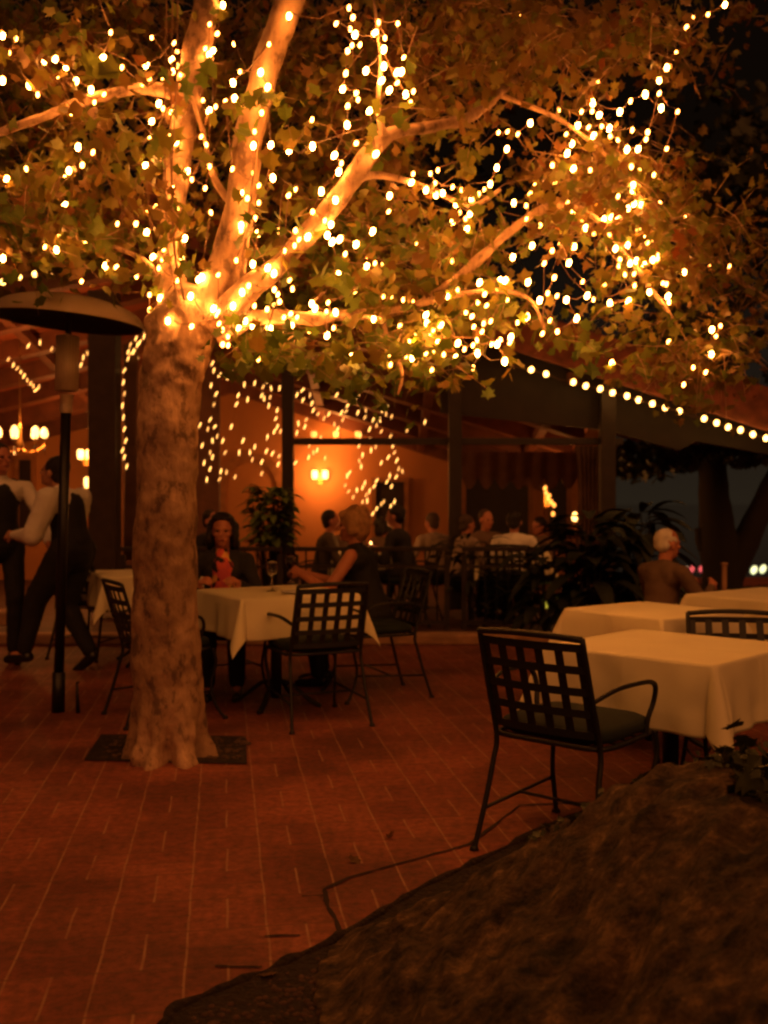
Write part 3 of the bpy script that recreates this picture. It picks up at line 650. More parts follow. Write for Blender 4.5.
# striped awning hem with scallops
b = MB(); Y = 13.2; x0, x1 = wp(462, 0, Y).x, wp(578, 0, Y).x; zt = wp(0, 452, Y).z; ns = 7; vs = []; fs = []; m_ = ns * 12
for i in range(m_ + 1):
    t = i / m_; x = x0 + (x1 - x0) * t; ph = (t * ns) % 1; dip = .33 + .16 * math.sin(math.pi * ph); yy = Y - PY + .012 * math.sin(t * ns * 2 * math.pi)
    vs += [(x, yy, zt), (x, yy + .02, zt - dip)]
for i in range(m_): fs.append((2 * i, 2 * i + 2, 2 * i + 3, 2 * i + 1))
b.add(vs, fs); aw = b.build('awning_hem', M['valance'], pav); sm = aw.modifiers.new('t', 'SOLIDIFY'); sm.thickness = .01
def curtain(px0, px1, py0, py1, Y, name='curtain'):
    b = MB(); x0, x1 = wp(px0, 0, Y).x, wp(px1, 0, Y).x; z1, z0 = wp(0, py0, Y).z, wp(0, py1, Y).z; vs = []; m_ = 48
    for j in range(9):
        s = j / 8; z = z1 + (z0 - z1) * s; pinch = 1 - .35 * math.sin(math.pi * min(1, s * 1.1)) * .6
        for i in range(m_ + 1):
            t = i / m_; x = (x0 + x1) / 2 + (t - .5) * (x1 - x0) * pinch
            vs.append((x, Y - PY + .04 * math.sin(t * 6 * 2 * math.pi), z))
    fs = [(j * (m_ + 1) + i, j * (m_ + 1) + i + 1, (j + 1) * (m_ + 1) + i + 1, (j + 1) * (m_ + 1) + i) for j in range(8) for i in range(m_)]
    b.add(vs, fs); o = b.build(name, M['curtain'], pav, smooth=True); sm = o.modifiers.new('t', 'SOLIDIFY'); sm.thickness = .008
curtain(576, 604, 446, 560, 11.35); curtain(122, 137, 345, 560, 11.5)

# railing: one run between pillar and post, one from the post to the right
def railing(px0, px1, Y, label, ztop=.83, zb=.16, step=.115):
    x0, x1 = at_y(px0, 500, Y).x, at_y(px1, 500, Y).x
    t = empty('railing', (x0, Y, .024), label=label, cat='railing', group='dark railings along the pavilion front')
    L_ = x1 - x0
    b = MB(); b.box((L_ / 2, 0, ztop - .024), (L_, .055, .045)); b.build('top_rail', M['wood_post'], t, bevel=.006)
    b = MB(); b.box((L_ / 2, 0, ztop - .20), (L_, .03, .03)); b.build('middle_rail', M['wood_post'], t)
    b = MB(); b.box((L_ / 2, 0, .07), (L_, .04, .035)); b.build('bottom_rail', M['wood_post'], t)
    b = MB(); b.tube([(0, 0, .08), (0, 0, ztop - .04)], .0095, 6); me = None
    n = int(L_ / step)
    for i in range(1, n):
        if me is None:
            o = b.build('baluster', M['iron'], t); me = o.data
        else:
            o = bpy.data.objects.new('baluster', me); C.objects.link(o); o.parent = t
        o.location = (i * L_ / n, 0, 0)
    for i, xx in enumerate((0.02, L_ - .02)):
        b = MB(); b.box((xx, 0, ztop / 2 - .04), (.05, .05, ztop - .08)); b.build('newel', M['wood_post'], t)
railing(121, 282, 10.0, 'dark railing between the broad pillar and the slim post, half hidden by the trunk')
railing(294, 449, 10.0, 'dark railing between the two slim posts, behind the blond woman')
railing(462, 601, 10.0, 'dark railing right of the second slim post, ending at the brown curtain')

# eave lights
er = [(548,373),(573,381),(586,384),(600,389),(613,392),(627,396),(639,400),(652,404),(665,407),(679,411),(704,418),(716,422),(728,427),(741,431),(753,435),(766,439),(779,443),(792,447)]
er = [(400 + x * .479, 340 + y * .479) for x, y in [(218,45),(274,62),(305,71),(362,88),(388,96),(418,102),(444,110),(474,117),(498,125),(527,133),(554,141),(583,149),(635,164),(661,173),(685,182),(711,188),(737,197),(764,205),(792,214),(820,223)]]
string('row of round lamps along the roof edge that slopes down to the right', 'lamp rows on the roof edges', [at_y(x, y, PY - .31) for x, y in er], [EAVE], jump=1.5, rc=.006)
string('short row of lamps on the roof edge at far left above the heater dish', 'lamp rows on the roof edges', [at_y(x, y, PY - .31) for x, y in [(-12, 289), (3, 282), (19, 277), (35, 274), (51, 271)]], [EAVE], jump=1.5, rc=.006)

# icicle lights behind the trunk
I1 = [(65,10),(72,25),(60,40),(85,5),(52,65),(50,90),(52,115),(48,140),(50,165),(52,190),(55,215),(48,235),(52,250),(57,270)]
I2 = [(240,50),(243,65),(255,75),(283,60),(237,97),(213,118),(248,115),(243,138),(272,80),(308,95),(330,92),(295,118),(291,137),(315,127),(348,100),(345,118),(357,88),(365,103),(383,103),(350,125),(363,122),(360,140),(378,150),(235,170),(230,190),(245,185),(202,182),(213,182),(250,205),(262,215),(240,215),(218,225),(235,240),(267,240),(222,262),(197,268),(235,275),(258,280),(270,282),(288,292),(255,297),(228,298),(240,250),(305,215),(297,240),(320,240),(325,255),(330,228),(357,207),(345,260),(355,237),(368,242),(382,248),(380,265),(345,285),(280,185),(375,168),(378,185),(385,195),(372,195)]
I3 = [(432,107),(420,117),(433,128),(452,135),(448,118),(455,150),(465,158),(478,167),(440,170),(437,185),(423,178),(420,198),(500,103),(505,117),(488,158),(500,180),(515,155),(518,170),(507,190),(528,140),(525,152),(545,130),(550,155),(553,115),(565,165),(567,150),(575,190),(583,170),(590,182),(597,170),(603,150),(612,143),(610,158),(622,163),(600,195),(575,212),(555,205),(553,225),(560,245),(578,235),(588,228),(470,210),(463,235),(447,225),(455,240),(445,250),(417,262),(480,252),(620,205),(628,240),(625,225),(633,257),(615,250),(637,275),(645,280),(655,193),(693,175)]
I4 = [(632,292),(618,290),(600,262),(612,302),(622,312),(628,345),(605,345),(590,360),(582,370),(568,330),(570,343),(560,315),(565,305),(527,290),(523,310),(530,323),(540,335),(548,320),(575,322),(560,345),(600,350),(620,355),(557,270),(553,258),(532,283),(585,312),(590,300)]
I5 = crop([(25,268),(40,285),(52,295),(62,308),(72,318),(82,330),(92,340),(100,348),(108,360),(117,350)], 0, 270, 3)
I6 = crop([(85,227),(120,218),(155,237),(180,242),(250,262),(262,250),(243,285),(270,243),(432,185),(432,200),(408,205),(412,225),(400,245),(393,250),(397,265),(378,275),(378,290),(413,268),(385,245)], 0, 270, 3)
for lab, pp, Y in (('mini lights hanging straight down beside the broad pillar, left of the trunk', crop(I1, 100, 340, 2.133), 10.95),
                   ('net of mini lights hanging between the trunk and the first slim post', crop(I2, 100, 340, 2.133), 11.3),
                   ('net of mini lights hanging right of the first slim post under the leaves', crop(I3, 100, 340, 2.133), 11.6),
                   ('mini lights drooping in a small loop before the lit wall at centre', crop(I4, 100, 340, 2.133), 12.2),
                   ('slanting line of mini lights on the ceiling left of the heater', I5, 12.0),
                   ('mini lights hanging just below the heater dish', I6, 11.4)):
    string(lab, 'mini lights hanging in the pavilion', [at_y(x, y, Y + .35 * noise.noise(Vector((x / 25, y / 25, 1)))) for x, y in pp], [MINI, MINI, MINIS], jump=.30, rc=.0012, tilt=.32, cable=M['wood_post'])

# lamps: chandeliers and wall lights
def lamp_light(loc, power, r=.05, col=(1, .33, .065)):
    ld = bpy.data.lights.new('lamp_glow', 'POINT'); ld.energy = power; ld.color = col; ld.shadow_soft_size = r
    o = bpy.data.objects.new('lamp_glow', ld); C.objects.link(o); o.location = loc; return o
def flame_shade(parent, loc, r=.045, h=.13):
    b = MB(); b.lathe([(.001, 0), (r * .7, .01), (r, h * .35), (r * .85, h * .65), (r * .4, h * .92), (.001, h)], c=loc, seg=14)
    return b.build('lamp_shade', M['shade'], parent, smooth=True)
def chandelier(px, py, Y, label, shades, rad, power, drop):
    c = at_y(px, py, Y); t = empty('chandelier', c, label=label, cat='chandelier')
    b = MB(); b.lathe([(.001, -.20), (.03, -.17), (.05, -.10), (.02, -.04), (.02, .1), (.008, .12), (.008, drop)], seg=12); b.build('stem', M['brass'], t, smooth=True)
    for k in range(shades):
        a = 2 * math.pi * k / shades + .35; e_ = Vector((math.cos(a) * rad, math.sin(a) * rad, 0))
        b = MB(); b.tube(smoothpath([(0, 0, -.12), e_ * .45 + Vector((0, 0, -.19)), e_ + Vector((0, 0, -.11)), e_ + Vector((0, 0, -.02))], 5), .009, 6); ar = b.build('arm', M['brass'], t)
        flame_shade(ar, e_ + Vector((0, 0, -.02)))
        b = MB()
        for q in range(3): b.tube([e_ + Vector((0, 0, -.12)), e_ + Vector((.02 * (q - 1), 0, -.19 - .02 * q))], .007, 5)
        b.build('crystal', M['glass'], ar)
    l = lamp_light((0, 0, .16), power, .12); l.parent = t
chandelier(20, 436, 11.8, 'chandelier with glowing flame-shaped shades at the left edge above the waiters', 7, .27, 75, 1.1)
chandelier(583, 520, 13.6, 'small bright cluster lamp beside the brown curtain, right of the second post', 5, .11, 10, .9)
def sconce(px, py, Y, label, n, power, sp=.17, r=.05, h=.14, shade='shade'):
    c = at_y(px, py, Y); t = empty('wall_lamp', c, label=label, cat='wall lamp', group=None)
    b = MB(); b.box((0, .07, -.02), (.08, .03, .16)); b.tube([(-sp * (n - 1) / 2, 0, -.03), (sp * (n - 1) / 2, 0, -.03)], .008, 6); b.tube([(0, .06, -.04), (0, 0, -.03)], .008, 6)
    b.build('bracket', M['brass'], t)
    for k in range(n):
        x = (k - (n - 1) / 2) * sp
        b = MB(); b.lathe([(r * .75, 0), (r, h * .3), (r, h * .8), (r * .8, h)], c=(x, 0, 0), seg=14); b.lathe([(.001, 0), (r * .75, 0)], c=(x, 0, 0), seg=14); b.lathe([(r * .8, h), (.001, h)], c=(x, 0, 0), seg=14)
        b.build('lamp_shade', M[shade], t, smooth=True)
    if power: l = lamp_light((0, -.28, .05), power, .1); l.parent = t
sconce(320, 479, YW - .1, 'pair of small glowing shades on the bright ochre wall below the tie beam', 2, 34)
M['shadedim'] = mat('lit_small_shade', (1, .7, .4), .4, emit=(1, .42, .08), estr=1.6)
sconce(336, 437, YW - .1, 'three small amber shades high on the far wall just above the tie beam', 3, 14, sp=.36, shade='shadedim', r=.05, h=.09)
sconce(85, 459, 15.0, 'pair of flame shades glowing right behind the heater pole beside the pillar', 2, 30, sp=.13)
sconce(88, 488, 13.0, 'single flame shade above the shoulder of the waiter in the white shirt', 1, 6, sp=.1)
sconce(548, 500, 14.0, 'dim lamp hung in the doorway right of the scalloped awning hem', 1, 12, shade='shadedim', r=.02, h=.05)
string('short slanting strand of amber lights in the doorway under the awning hem', 'mini lights hanging in the pavilion', [at_y(x, y, 13.4) for x, y in ((545, 488), (546, 493), (549, 496), (551, 502), (554, 505), (553, 514))], [DOOR], jump=1, rc=.002)
# ------------------------------------------------------------------ patio heater
hb = at_z(58, 712); hy = hb.y
heater = empty('patio_heater', (hb.x, hb.y, 0), label='tall free-standing patio heater with wide domed dish and black pole', cat='patio heater')
lean = Matrix.Rotation(R(1.7), 3, 'Y')
def hz(py): return at_y(65, py, hy).z
b = MB(); b.tube([lean @ Vector((0, 0, 0)), lean @ Vector((0, 0, hz(672)))], .040, 20); b.build('ground_sleeve', M['poleblk'], heater, smooth=True)
b = MB(); b.tube([lean @ Vector((0, 0, hz(672))), lean @ Vector((0, 0, hz(412)))], .031, 20); b.build('pole', M['poleblk'], heater, smooth=True)
b = MB(); z0 = hz(413); b.lathe([(.033, z0), (.037, z0 + .01), (.037, z0 + .05), (.034, z0 + .055), (.037, z0 + .06), (.038, z0 + .10), (.05, z0 + .115)], seg=20, tilt=lean); b.build('collar', M['steel'], heater, smooth=True)
b = MB(); z1 = hz(391); z2 = hz(336)
b.lathe([(.055, z1), (.066, z1 + .01), (.064, z2), (.02, z2 + .01)], seg=24, tilt=lean)
for k in range(22):
    a = 2 * math.pi * k / 22; b.tube([lean @ Vector((.067 * math.cos(a), .067 * math.sin(a), z1)), lean @ Vector((.066 * math.cos(a), .066 * math.sin(a), z2))], .0035, 5)
b.build('burner', M['steel'], heater, smooth=True)
zr = hz(320); RD = .455; tl = lean @ Matrix.Rotation(R(3.2), 3, 'Y') @ Matrix.Rotation(R(.8), 3, 'X')
cx = lean @ Vector((0, 0, zr))
prof = [(RD * math.sin(t * math.pi / 2), .150 * math.cos(t * math.pi / 2)) for t in [k / 14 for k in range(15)]]
prof[0] = (.001, .150)
b = MB(); b.lathe(prof + [(RD + .008, -.008), (RD + .004, -.014)], c=cx, seg=64, tilt=tl); b.build('dish', M['dish'], heater, smooth=True)
b = MB(); b.lathe([(max(.001, r * .985), z - .010) for r, z in prof] + [(RD + .003, -.0145)], c=cx, seg=64, tilt=tl); b.build('dish_lining', M['dishin'], heater, smooth=True)
b = MB(); b.tube([lean @ Vector((0, 0, z2)), lean @ Vector((0, 0, zr + .14))], .02, 10); b.build('dish_stem', M['dishin'], heater)
# small stake by the heater
p = at_z(78, 713); t = empty('garden_stake', (p.x, p.y, 0), label='small dark tapered stake standing on the paving beside the heater pole', cat='stake')
b = MB(); b.tube([(0, 0, 0), (-.003, 0, .09), (-.006, 0, .19)], [.014, .011, .007], 10); b.build('stake', M['poleblk'], t, smooth=True)
b = MB(); b.lathe([(.001, .195), (.010, .193), (.012, .187), (.007, .183)], seg=10); b.build('cap', M['iron'], t)

# ------------------------------------------------------------------ chairs
def make_chair():
    t = empty('patio_chair', (0, 0, 0))
    zt = .83
    def back_y(z): return -.205 - max(0, z - .42) * .30       # the back leans away
    for s in (-1, 1):
        P = smoothpath([(s * .245, -.315, 0), (s * .232, -.265, .16), (s * .222, -.222, .32), (s * .218, back_y(.42), .42), (s * .216, back_y(.62), .62), (s * .212, back_y(zt), zt)], 6)
        b = MB(); b.tube(P, .0105, 8); b.lathe([(.001, 0), (.018, 0), (.016, .012), (.010, .018)], c=(s * .245, -.315, 0), seg=10); b.build('leg', M['iron'], t, smooth=True)
        P = smoothpath([(s * .225, .215, .425), (s * .228, .232, .34), (s * .215, .205, .20), (s * .222, .235, .08), (s * .245, .285, 0)], 6)
        b = MB(); b.tube(P, .0100, 8); b.lathe([(.001, 0), (.018, 0), (.016, .012), (.010, .018)], c=(s * .245, .285, 0), seg=10); b.build('leg', M['iron'], t, smooth=True)
        P = smoothpath([(s * .216, back_y(.60), .60), (s * .250, -.14, .635), (s * .268, .00, .640), (s * .270, .09, .632), (s * .266, .135, .605), (s * .254, .145, .55), (s * .242, .125, .49), (s * .234, .12, .428)], 6)
        b = MB(); b.tube(P, .0105, 8, flat=.8); b.build('arm', M['iron'], t, smooth=True)
    # seat frame and cushion
    ring = []
    for k in range(28):
        a = 2 * math.pi * k / 28; ca, sa = math.cos(a), math.sin(a); q = .30
        ring.append(Vector((.235 * math.copysign(abs(ca) ** q, ca), .215 * math.copysign(abs(sa) ** q, sa) + .0, .425)))
    b = MB(); b.tube(ring + [ring[0]], .010, 6, cap=False)
    for k in range(5): b.tube([(-.23, -.16 + k * .08, .424), (.23, -.16 + k * .08, .424)], .004, 4)
    b.build('seat_frame', M['iron'], t, smooth=True)
    b = MB(); n = 24; rows = [(.90, .432), (.99, .440), (1.03, .458), (1.0, .478), (.90, .490), (.5, .497), (.02, .498)]
    vs = []; fs = []
    for s_, z in rows:
        for k in range(n):
            a = 2 * math.pi * k / n; ca, sa = math.cos(a), math.sin(a); q = .42
            vs.append((.232 * s_ * math.copysign(abs(ca) ** q, ca), .215 * s_ * math.copysign(abs(sa) ** q, sa) + .005, z))
    for i in range(len(rows) - 1):
        for k in range(n): fs.append((i * n + k, i * n + (k + 1) % n, (i + 1) * n + (k + 1) % n, (i + 1) * n + k))
    fs.append(tuple(range(n - 1, -1, -1))); b.add(vs, fs); b.build('seat_cushion', M['cushion'], t, smooth=True)
    # back: top rail, second rail, lattice of flat strips
    b = MB(); b.tube(smoothpath([(-.212, back_y(zt), zt - .004), (-.1, back_y(zt) - .02, zt + .004), (0, back_y(zt) - .026, zt + .006), (.1, back_y(zt) - .02, zt + .004), (.212, back_y(zt), zt - .004)], 5), .012, 8)
    b.build('top_rail', M['iron'], t, smooth=True)
    b = MB(); z0, z1 = .475, .795; nx, nz = 6, 5
    def arc(x, z): return Vector((x, back_y(z) - .022 * (1 - (x / .21) ** 2), z))
    def stripv(pts, w, horiz):
        for i in range(len(pts) - 1):
            a, c = pts[i], pts[i + 1]; h = Vector((0, 0, w / 2)) if horiz else Vector((w / 2, 0, 0)); th = Vector((0, .002, 0))
            vs = [a - h - th, a + h - th, c + h - th, c - h - th, a - h + th, a + h + th, c + h + th, c - h + th]
            b.add(vs, [(0, 1, 2, 3), (7, 6, 5, 4), (0, 4, 5, 1), (3, 2, 6, 7), (1, 5, 6, 2), (0, 3, 7, 4)])
    for k in range(nz):
        z = z0 + (z1 - z0) * k / (nz - 1)
        stripv([arc(-.205 + .41 * i / 8, z) for i in range(9)], .028, True)
    for k in range(nx):
        x = -.195 + .39 * k / (nx - 1)
        stripv([arc(x, z0 + (z1 - z0) * i / 5) + Vector((0, .0045, 0)) for i in range(6)], .032, False)
    b.build('back_lattice', M['iron'], t)
    # low stretchers between front and rear legs, and one across
    for s in (-1, 1):
        b = MB(); b.tube([(s * .232, -.268, .15), (s * .217, .205, .17)], .007, 6); b.build('stretcher', M['iron'], t, smooth=True)
    b = MB(); b.tube([(-.225, -.03, .16), (.225, -.03, .16)], .007, 6); b.build('stretcher', M['iron'], t, smooth=True)
    return t
ch0 = make_chair(); used = [False]
def place_chair(x, y, deg, label, group='black iron lattice chairs at the patio tables', z=0):
    """deg = direction the sitter faces, counted from +y towards +x"""
    if used[0]: o = copy_tree(ch0)
    else: o = ch0; used[0] = True
    o.location = (x, y, z); o.rotation_euler = (0, 0, R(-deg)); tag(o, label, 'chair', group); return o
bpy.context.view_layer.update()

# ------------------------------------------------------------------ tables
def table(cx, cy, rot, side, zt, label, clabel, over=.26, z0=0):
    t = empty('patio_table', (cx, cy, z0), R(rot), label=label, cat='table', group='square patio tables')
    h = side / 2; zt -= z0
    b = MB(); b.box((0, 0, zt - .02), (side - .01, side - .01, .03)); b.build('tabletop', M['wood_dark'], t, bevel=.004)
    b = MB(); b.tube([(0, 0, .05), (0, 0, zt - .04)], .035, 12); b.build('pedestal', M['iron'], t, smooth=True)
    for k in range(4):
        a = math.pi / 4 + k * math.pi / 2; e_ = Vector((math.cos(a), math.sin(a), 0))
        b = MB(); b.tube(smoothpath([(0, 0, .16), e_ * .10 + Vector((0, 0, .14)), e_ * .22 + Vector((0, 0, .05)), e_ * .30 + Vector((0, 0, .012))], 4), .014, 8); b.build('foot', M['iron'], t, smooth=True)
    # cloth: square sheet draped over the top
    n = 110; S = side + 2 * over; vs = []; fs = []; sd = random.uniform(0, 50)
    for j in range(n + 1):
        for i in range(n + 1):
            u = -S / 2 + S * i / n; v = -S / 2 + S * j / n
            du = max(0, abs(u) - h); dv = max(0, abs(v) - h); su = math.copysign(1, u); sv = math.copysign(1, v)
            x = max(-h, min(h, u)); y = max(-h, min(h, v)); z = zt
            if du == 0 and dv == 0:
                z += .0025 * noise.noise(Vector((u * 5, v * 5, sd))) + .0035 * math.exp(-abs(u - h * .02) / .008) + .0035 * math.exp(-abs(v) / .008)
                e_ = max(abs(u), abs(v)) / h; z -= .006 * max(0, e_ - .96) / .04
            elif dv == 0 or du == 0:
                d = du + dv; along = v if du else u
                outw = .012 + .055 * (1 - math.exp(-d * 6)) * .7 + .018 * math.sin(along * 11 + sd) * min(1, d * 5) + .010 * math.sin(along * 27 + sd) * min(1, d * 4) + .004 * math.exp(-abs(along) / .010) + .006 * noise.noise(Vector((along * 9, d * 9, sd)))
                z = zt - d + .004
                if du: x = su * (h + outw)
                else: y = sv * (h + outw)
            else:      # hanging corner: the quarter sheet folds into a cone
                d = math.hypot(du, dv); ang = math.atan2(dv, du) / (math.pi / 2)       # 0..1
                fold = math.sin(ang * math.pi)
                z = zt - d * (.93 + .02 * fold)
                r_ = .012 + .04 * (1 - math.exp(-d * 6)) + .42 * d * (.16 + .55 * fold ** 1.5)
                th_ = ang * math.pi / 2
                x = su * (h + math.cos(th_) * r_ ); y = sv * (h + math.sin(th_) * r_)
            vs.append((x, y, z))
    for j in range(n):
        for i in range(n): a = j * (n + 1) + i; fs.append((a, a + 1, a + n + 2, a + n + 1))
    b = MB(); b.add(vs, fs); o = b.build('tablecloth', M['linen'], None, smooth=True); o.location = (cx, cy, z0 + .001); o.rotation_euler = (0, 0, R(rot))
    s_ = o.modifiers.new('t', 'SOLIDIFY'); s_.thickness = .002; s_.offset = 1
    tag(o, clabel, 'tablecloth', 'white tablecloths')
    return t

ZT = .73
# near table at the right
lf = at_z(548, 646, .69); fr = at_z(705, 666, .69)
d1 = (fr - lf); rot1 = -44; sd1 = .74
u1 = Vector((math.cos(R(rot1)), math.sin(R(rot1)), 0)); u2 = Vector((-u1.y, u1.x, 0))
c1 = lf + (u1 + u2) * sd1 / 2
table(c1.x, c1.y, rot1, sd1, .69, 'square table under the big white cloth at the right, nearest the rock', 'white tablecloth with a long pointed corner on the nearest table at the right', over=.27)
# centre table with the two women
lf = at_z(243, 599, ZT)      # front corner
rotc = 30; sdc = .76
v1 = Vector((math.cos(R(rotc)), math.sin(R(rotc)), 0)); v2 = Vector((-v1.y, v1.x, 0))
c2 = lf + (v1 + v2) * sdc / 2
table(c2.x, c2.y, rotc, sdc, ZT, 'square table where the two women sit, right of the trunk', 'white tablecloth with hanging corner between the two seated women', over=.25)
# second table at the right, behind the nearest
c3 = at_z(660, 614, ZT); table(c3.x, c3.y + .16, 36, .62, ZT, 'square table behind the nearest one at the right', 'white tablecloth on the table just behind the nearest table at the right', over=.26)
c4 = at_z(786, 599, ZT); table(c4.x + .08, c4.y + .25, 38, .80, ZT, 'square table furthest back at the right edge, by the white-haired man', 'white tablecloth on the furthest table at the right, in front of the dark hedge', over=.26)
c5 = at_z(124, 575, ZT); table(c5.x + .12, c5.y + .3, 25, .80, ZT, 'square table half hidden behind the left side of the trunk', 'white tablecloth half hidden behind the left side of the trunk', over=.26)

rf = at_z(474, 850)
f_ = Vector((math.sin(R(40)), math.cos(R(40)), 0)); w_ = Vector((f_.y, -f_.x, 0))
cc = rf + w_ * .245 + f_ * .315
place_chair(cc.x, cc.y, 40, 'empty black lattice chair nearest the camera, beside the rock')
pr = at_z(292, 734); f_ = Vector((math.sin(R(-24)), math.cos(R(-24)), 0)); w_ = Vector((f_.y, -f_.x, 0)); cb = pr + w_ * .245 + f_ * .315
place_chair(cb.x, cb.y, -24, 'empty black lattice chair seen from behind, in front of the two women')
cbl = c2 - v1 * .66; place_chair(cbl.x - .06, cbl.y, 60, 'dark lattice chair half hidden by the trunk, left of the women\'s table')
cfr = c2 + v1 * .72; place_chair(cfr.x, cfr.y, -112, 'dark lattice chair in which the blond woman sits')
cbk = c2 + v2 * .66; place_chair(cbk.x - .10, cbk.y, 155, 'dark lattice chair under the woman in the floral blouse')
p = at_y(738, 600, c1.y + .18); CE = place_chair(p.x + .05, p.y, 188, 'dark lattice chair across the nearest table, its back rising at the right edge')
CE.scale = (1, 1, .93)
p = at_z(95, 655); place_chair(p.x, p.y, 20, 'dim lattice chair behind the heater, by the half hidden table')
p = at_z(600, 668); place_chair(p.x, p.y + .8, 250, 'dark chair seen edge-on at the left corner of the second table at the right') if False else None

# ------------------------------------------------------------------ people
TMP = bpy.data.scenes.new('workbench')
def capsule(b, a, c, ra, rc, seg=12):
    a, c = Vector(a), Vector(c); ax = c - a; L_ = ax.length
    if L_ < 1e-4: ax = Vector((0, 0, 1)); L_ = 1e-4
    t = ax.normalized(); pts = []; rs = []
    for k in range(5): an = math.pi / 2 * k / 5; pts.append(a - t * ra * math.cos(an)); rs.append(max(.0008, ra * math.sin(an)))
    pts.append(a); rs.append(ra); pts.append(a.lerp(c, .5)); rs.append((ra + rc) / 2); pts.append(c); rs.append(rc)
    for k in range(1, 6): an = math.pi / 2 * k / 5; pts.append(c + t * rc * math.sin(an)); rs.append(max(.0008, rc * math.cos(an)))
    b.tube(pts, rs, seg)
def ellip(b, c, r, q=None, seg=16):
    vs = []; fs = []; n = 10; c = Vector(c); q = q or Matrix.Identity(3)
    for i in range(n + 1):
        th = math.pi * i / n
        for k in range(seg):
            a = 2 * math.pi * k / seg
            vs.append(c + q @ Vector((r[0] * max(.02, math.sin(th)) * math.cos(a), r[1] * max(.02, math.sin(th)) * math.sin(a), r[2] * math.cos(th))))
    for i in range(n):
        for k in range(seg): fs.append((i * seg + k, (i + 1) * seg + k, (i + 1) * seg + (k + 1) % seg, i * seg + (k + 1) % seg))
    fs.append(tuple(range(seg))); fs.append(tuple(n * seg + k for k in range(seg - 1, -1, -1))); b.add(vs, fs)
def remesh(b, name, m, voxel, parent=None, smooth=2, wrinkle=0):
    me = bpy.data.meshes.new(name); me.from_pydata(b.v, [], b.f); me.update()
    o = bpy.data.objects.new(name, me); TMP.collection.objects.link(o)
    bm = bmesh.new(); bm.from_mesh(me); bmesh.ops.recalc_face_normals(bm, faces=bm.faces); bm.to_mesh(me); bm.free()
    r = o.modifiers.new('r', 'REMESH'); r.mode = 'VOXEL'; r.voxel_size = voxel
    s = o.modifiers.new('s', 'SMOOTH'); s.factor = .5; s.iterations = smooth
    vl = TMP.view_layers[0]; vl.update(); dg = vl.depsgraph; me2 = bpy.data.meshes.new_from_object(o.evaluated_get(dg)); o.modifiers.clear(); o.data = me2
    TMP.collection.objects.unlink(o); C.objects.link(o)
    if wrinkle:
        for v, nm_ in zip(me2.vertices, [v.normal.copy() for v in me2.vertices]):
            c = v.co; v.co = c + nm_ * (noise.noise(Vector((c.x * 9, c.y * 9, c.z * 14))) * wrinkle + noise.noise(c * 28) * wrinkle * .4)
    me2.materials.clear(); me2.materials.append(m); me2.polygons.foreach_set('use_smooth', [True] * len(me2.polygons)); me2.update()
    if parent: o.parent = parent
    return o
def ik(a, c, l1, l2, hint):
    a, c = Vector(a), Vector(c); d = c - a; L_ = min(d.length, (l1 + l2) * .985); dn = d.normalized(); c = a + dn * L_
    x = (l1 * l1 - l2 * l2 + L_ * L_) / (2 * L_); h = math.sqrt(max(l1 * l1 - x * x, 0)); hv = Vector(hint); hv = (hv - dn * hv.dot(dn)).normalized()
    return a + dn * x + hv * h, c
def hand(b, wrist, dirn, palmn, side, curl=.5, s=1.0):
    """palm plus four unequal bent fingers and a thumb that leaves the side of the palm near its base"""
    d = Vector(dirn).normalized(); n = Vector(palmn); n = (n - d * n.dot(d)).normalized(); w = d.cross(n) * side   # w points to the thumb side
    wr = Vector(wrist); P_ = lambda a, c, e_: wr + (d * a + w * c + n * e_) * s
    capsule(b, P_(.0, 0, 0), P_(.03, .0, 0), .024 * s, .026 * s, 10)
    for c in (-.026, -.009, .009, .026): capsule(b, P_(.02, c * .7, 0), P_(.080, c, 0), .015 * s, .0125 * s, 8)
    for c, l in ((.030, .070), (.010, .080), (-.010, .074), (-.029, .058)):
        p0 = P_(.082, c, 0); a1 = curl * .8; p1 = p0 + (d * math.cos(a1) + n * math.sin(a1)) * l * .45 * s
        a2 = curl * 1.9; p2 = p1 + (d * math.cos(a2) + n * math.sin(a2)) * l * .32 * s; a3 = curl * 2.7; p3 = p2 + (d * math.cos(a3) + n * math.sin(a3)) * l * .23 * s
        capsule(b, p0, p1, .0095 * s, .009 * s, 8); capsule(b, p1, p2, .009 * s, .0083 * s, 8); capsule(b, p2, p3, .0083 * s, .0072 * s, 8)
    t0 = P_(.018, .026, .004); t1 = P_(.045, .050, .016); t2 = P_(.072, .056 - .02 * curl, .022 + .018 * curl)
    capsule(b, t0, t1, .014 * s, .011 * s, 8); capsule(b, t1, t2, .011 * s, .009 * s, 8)
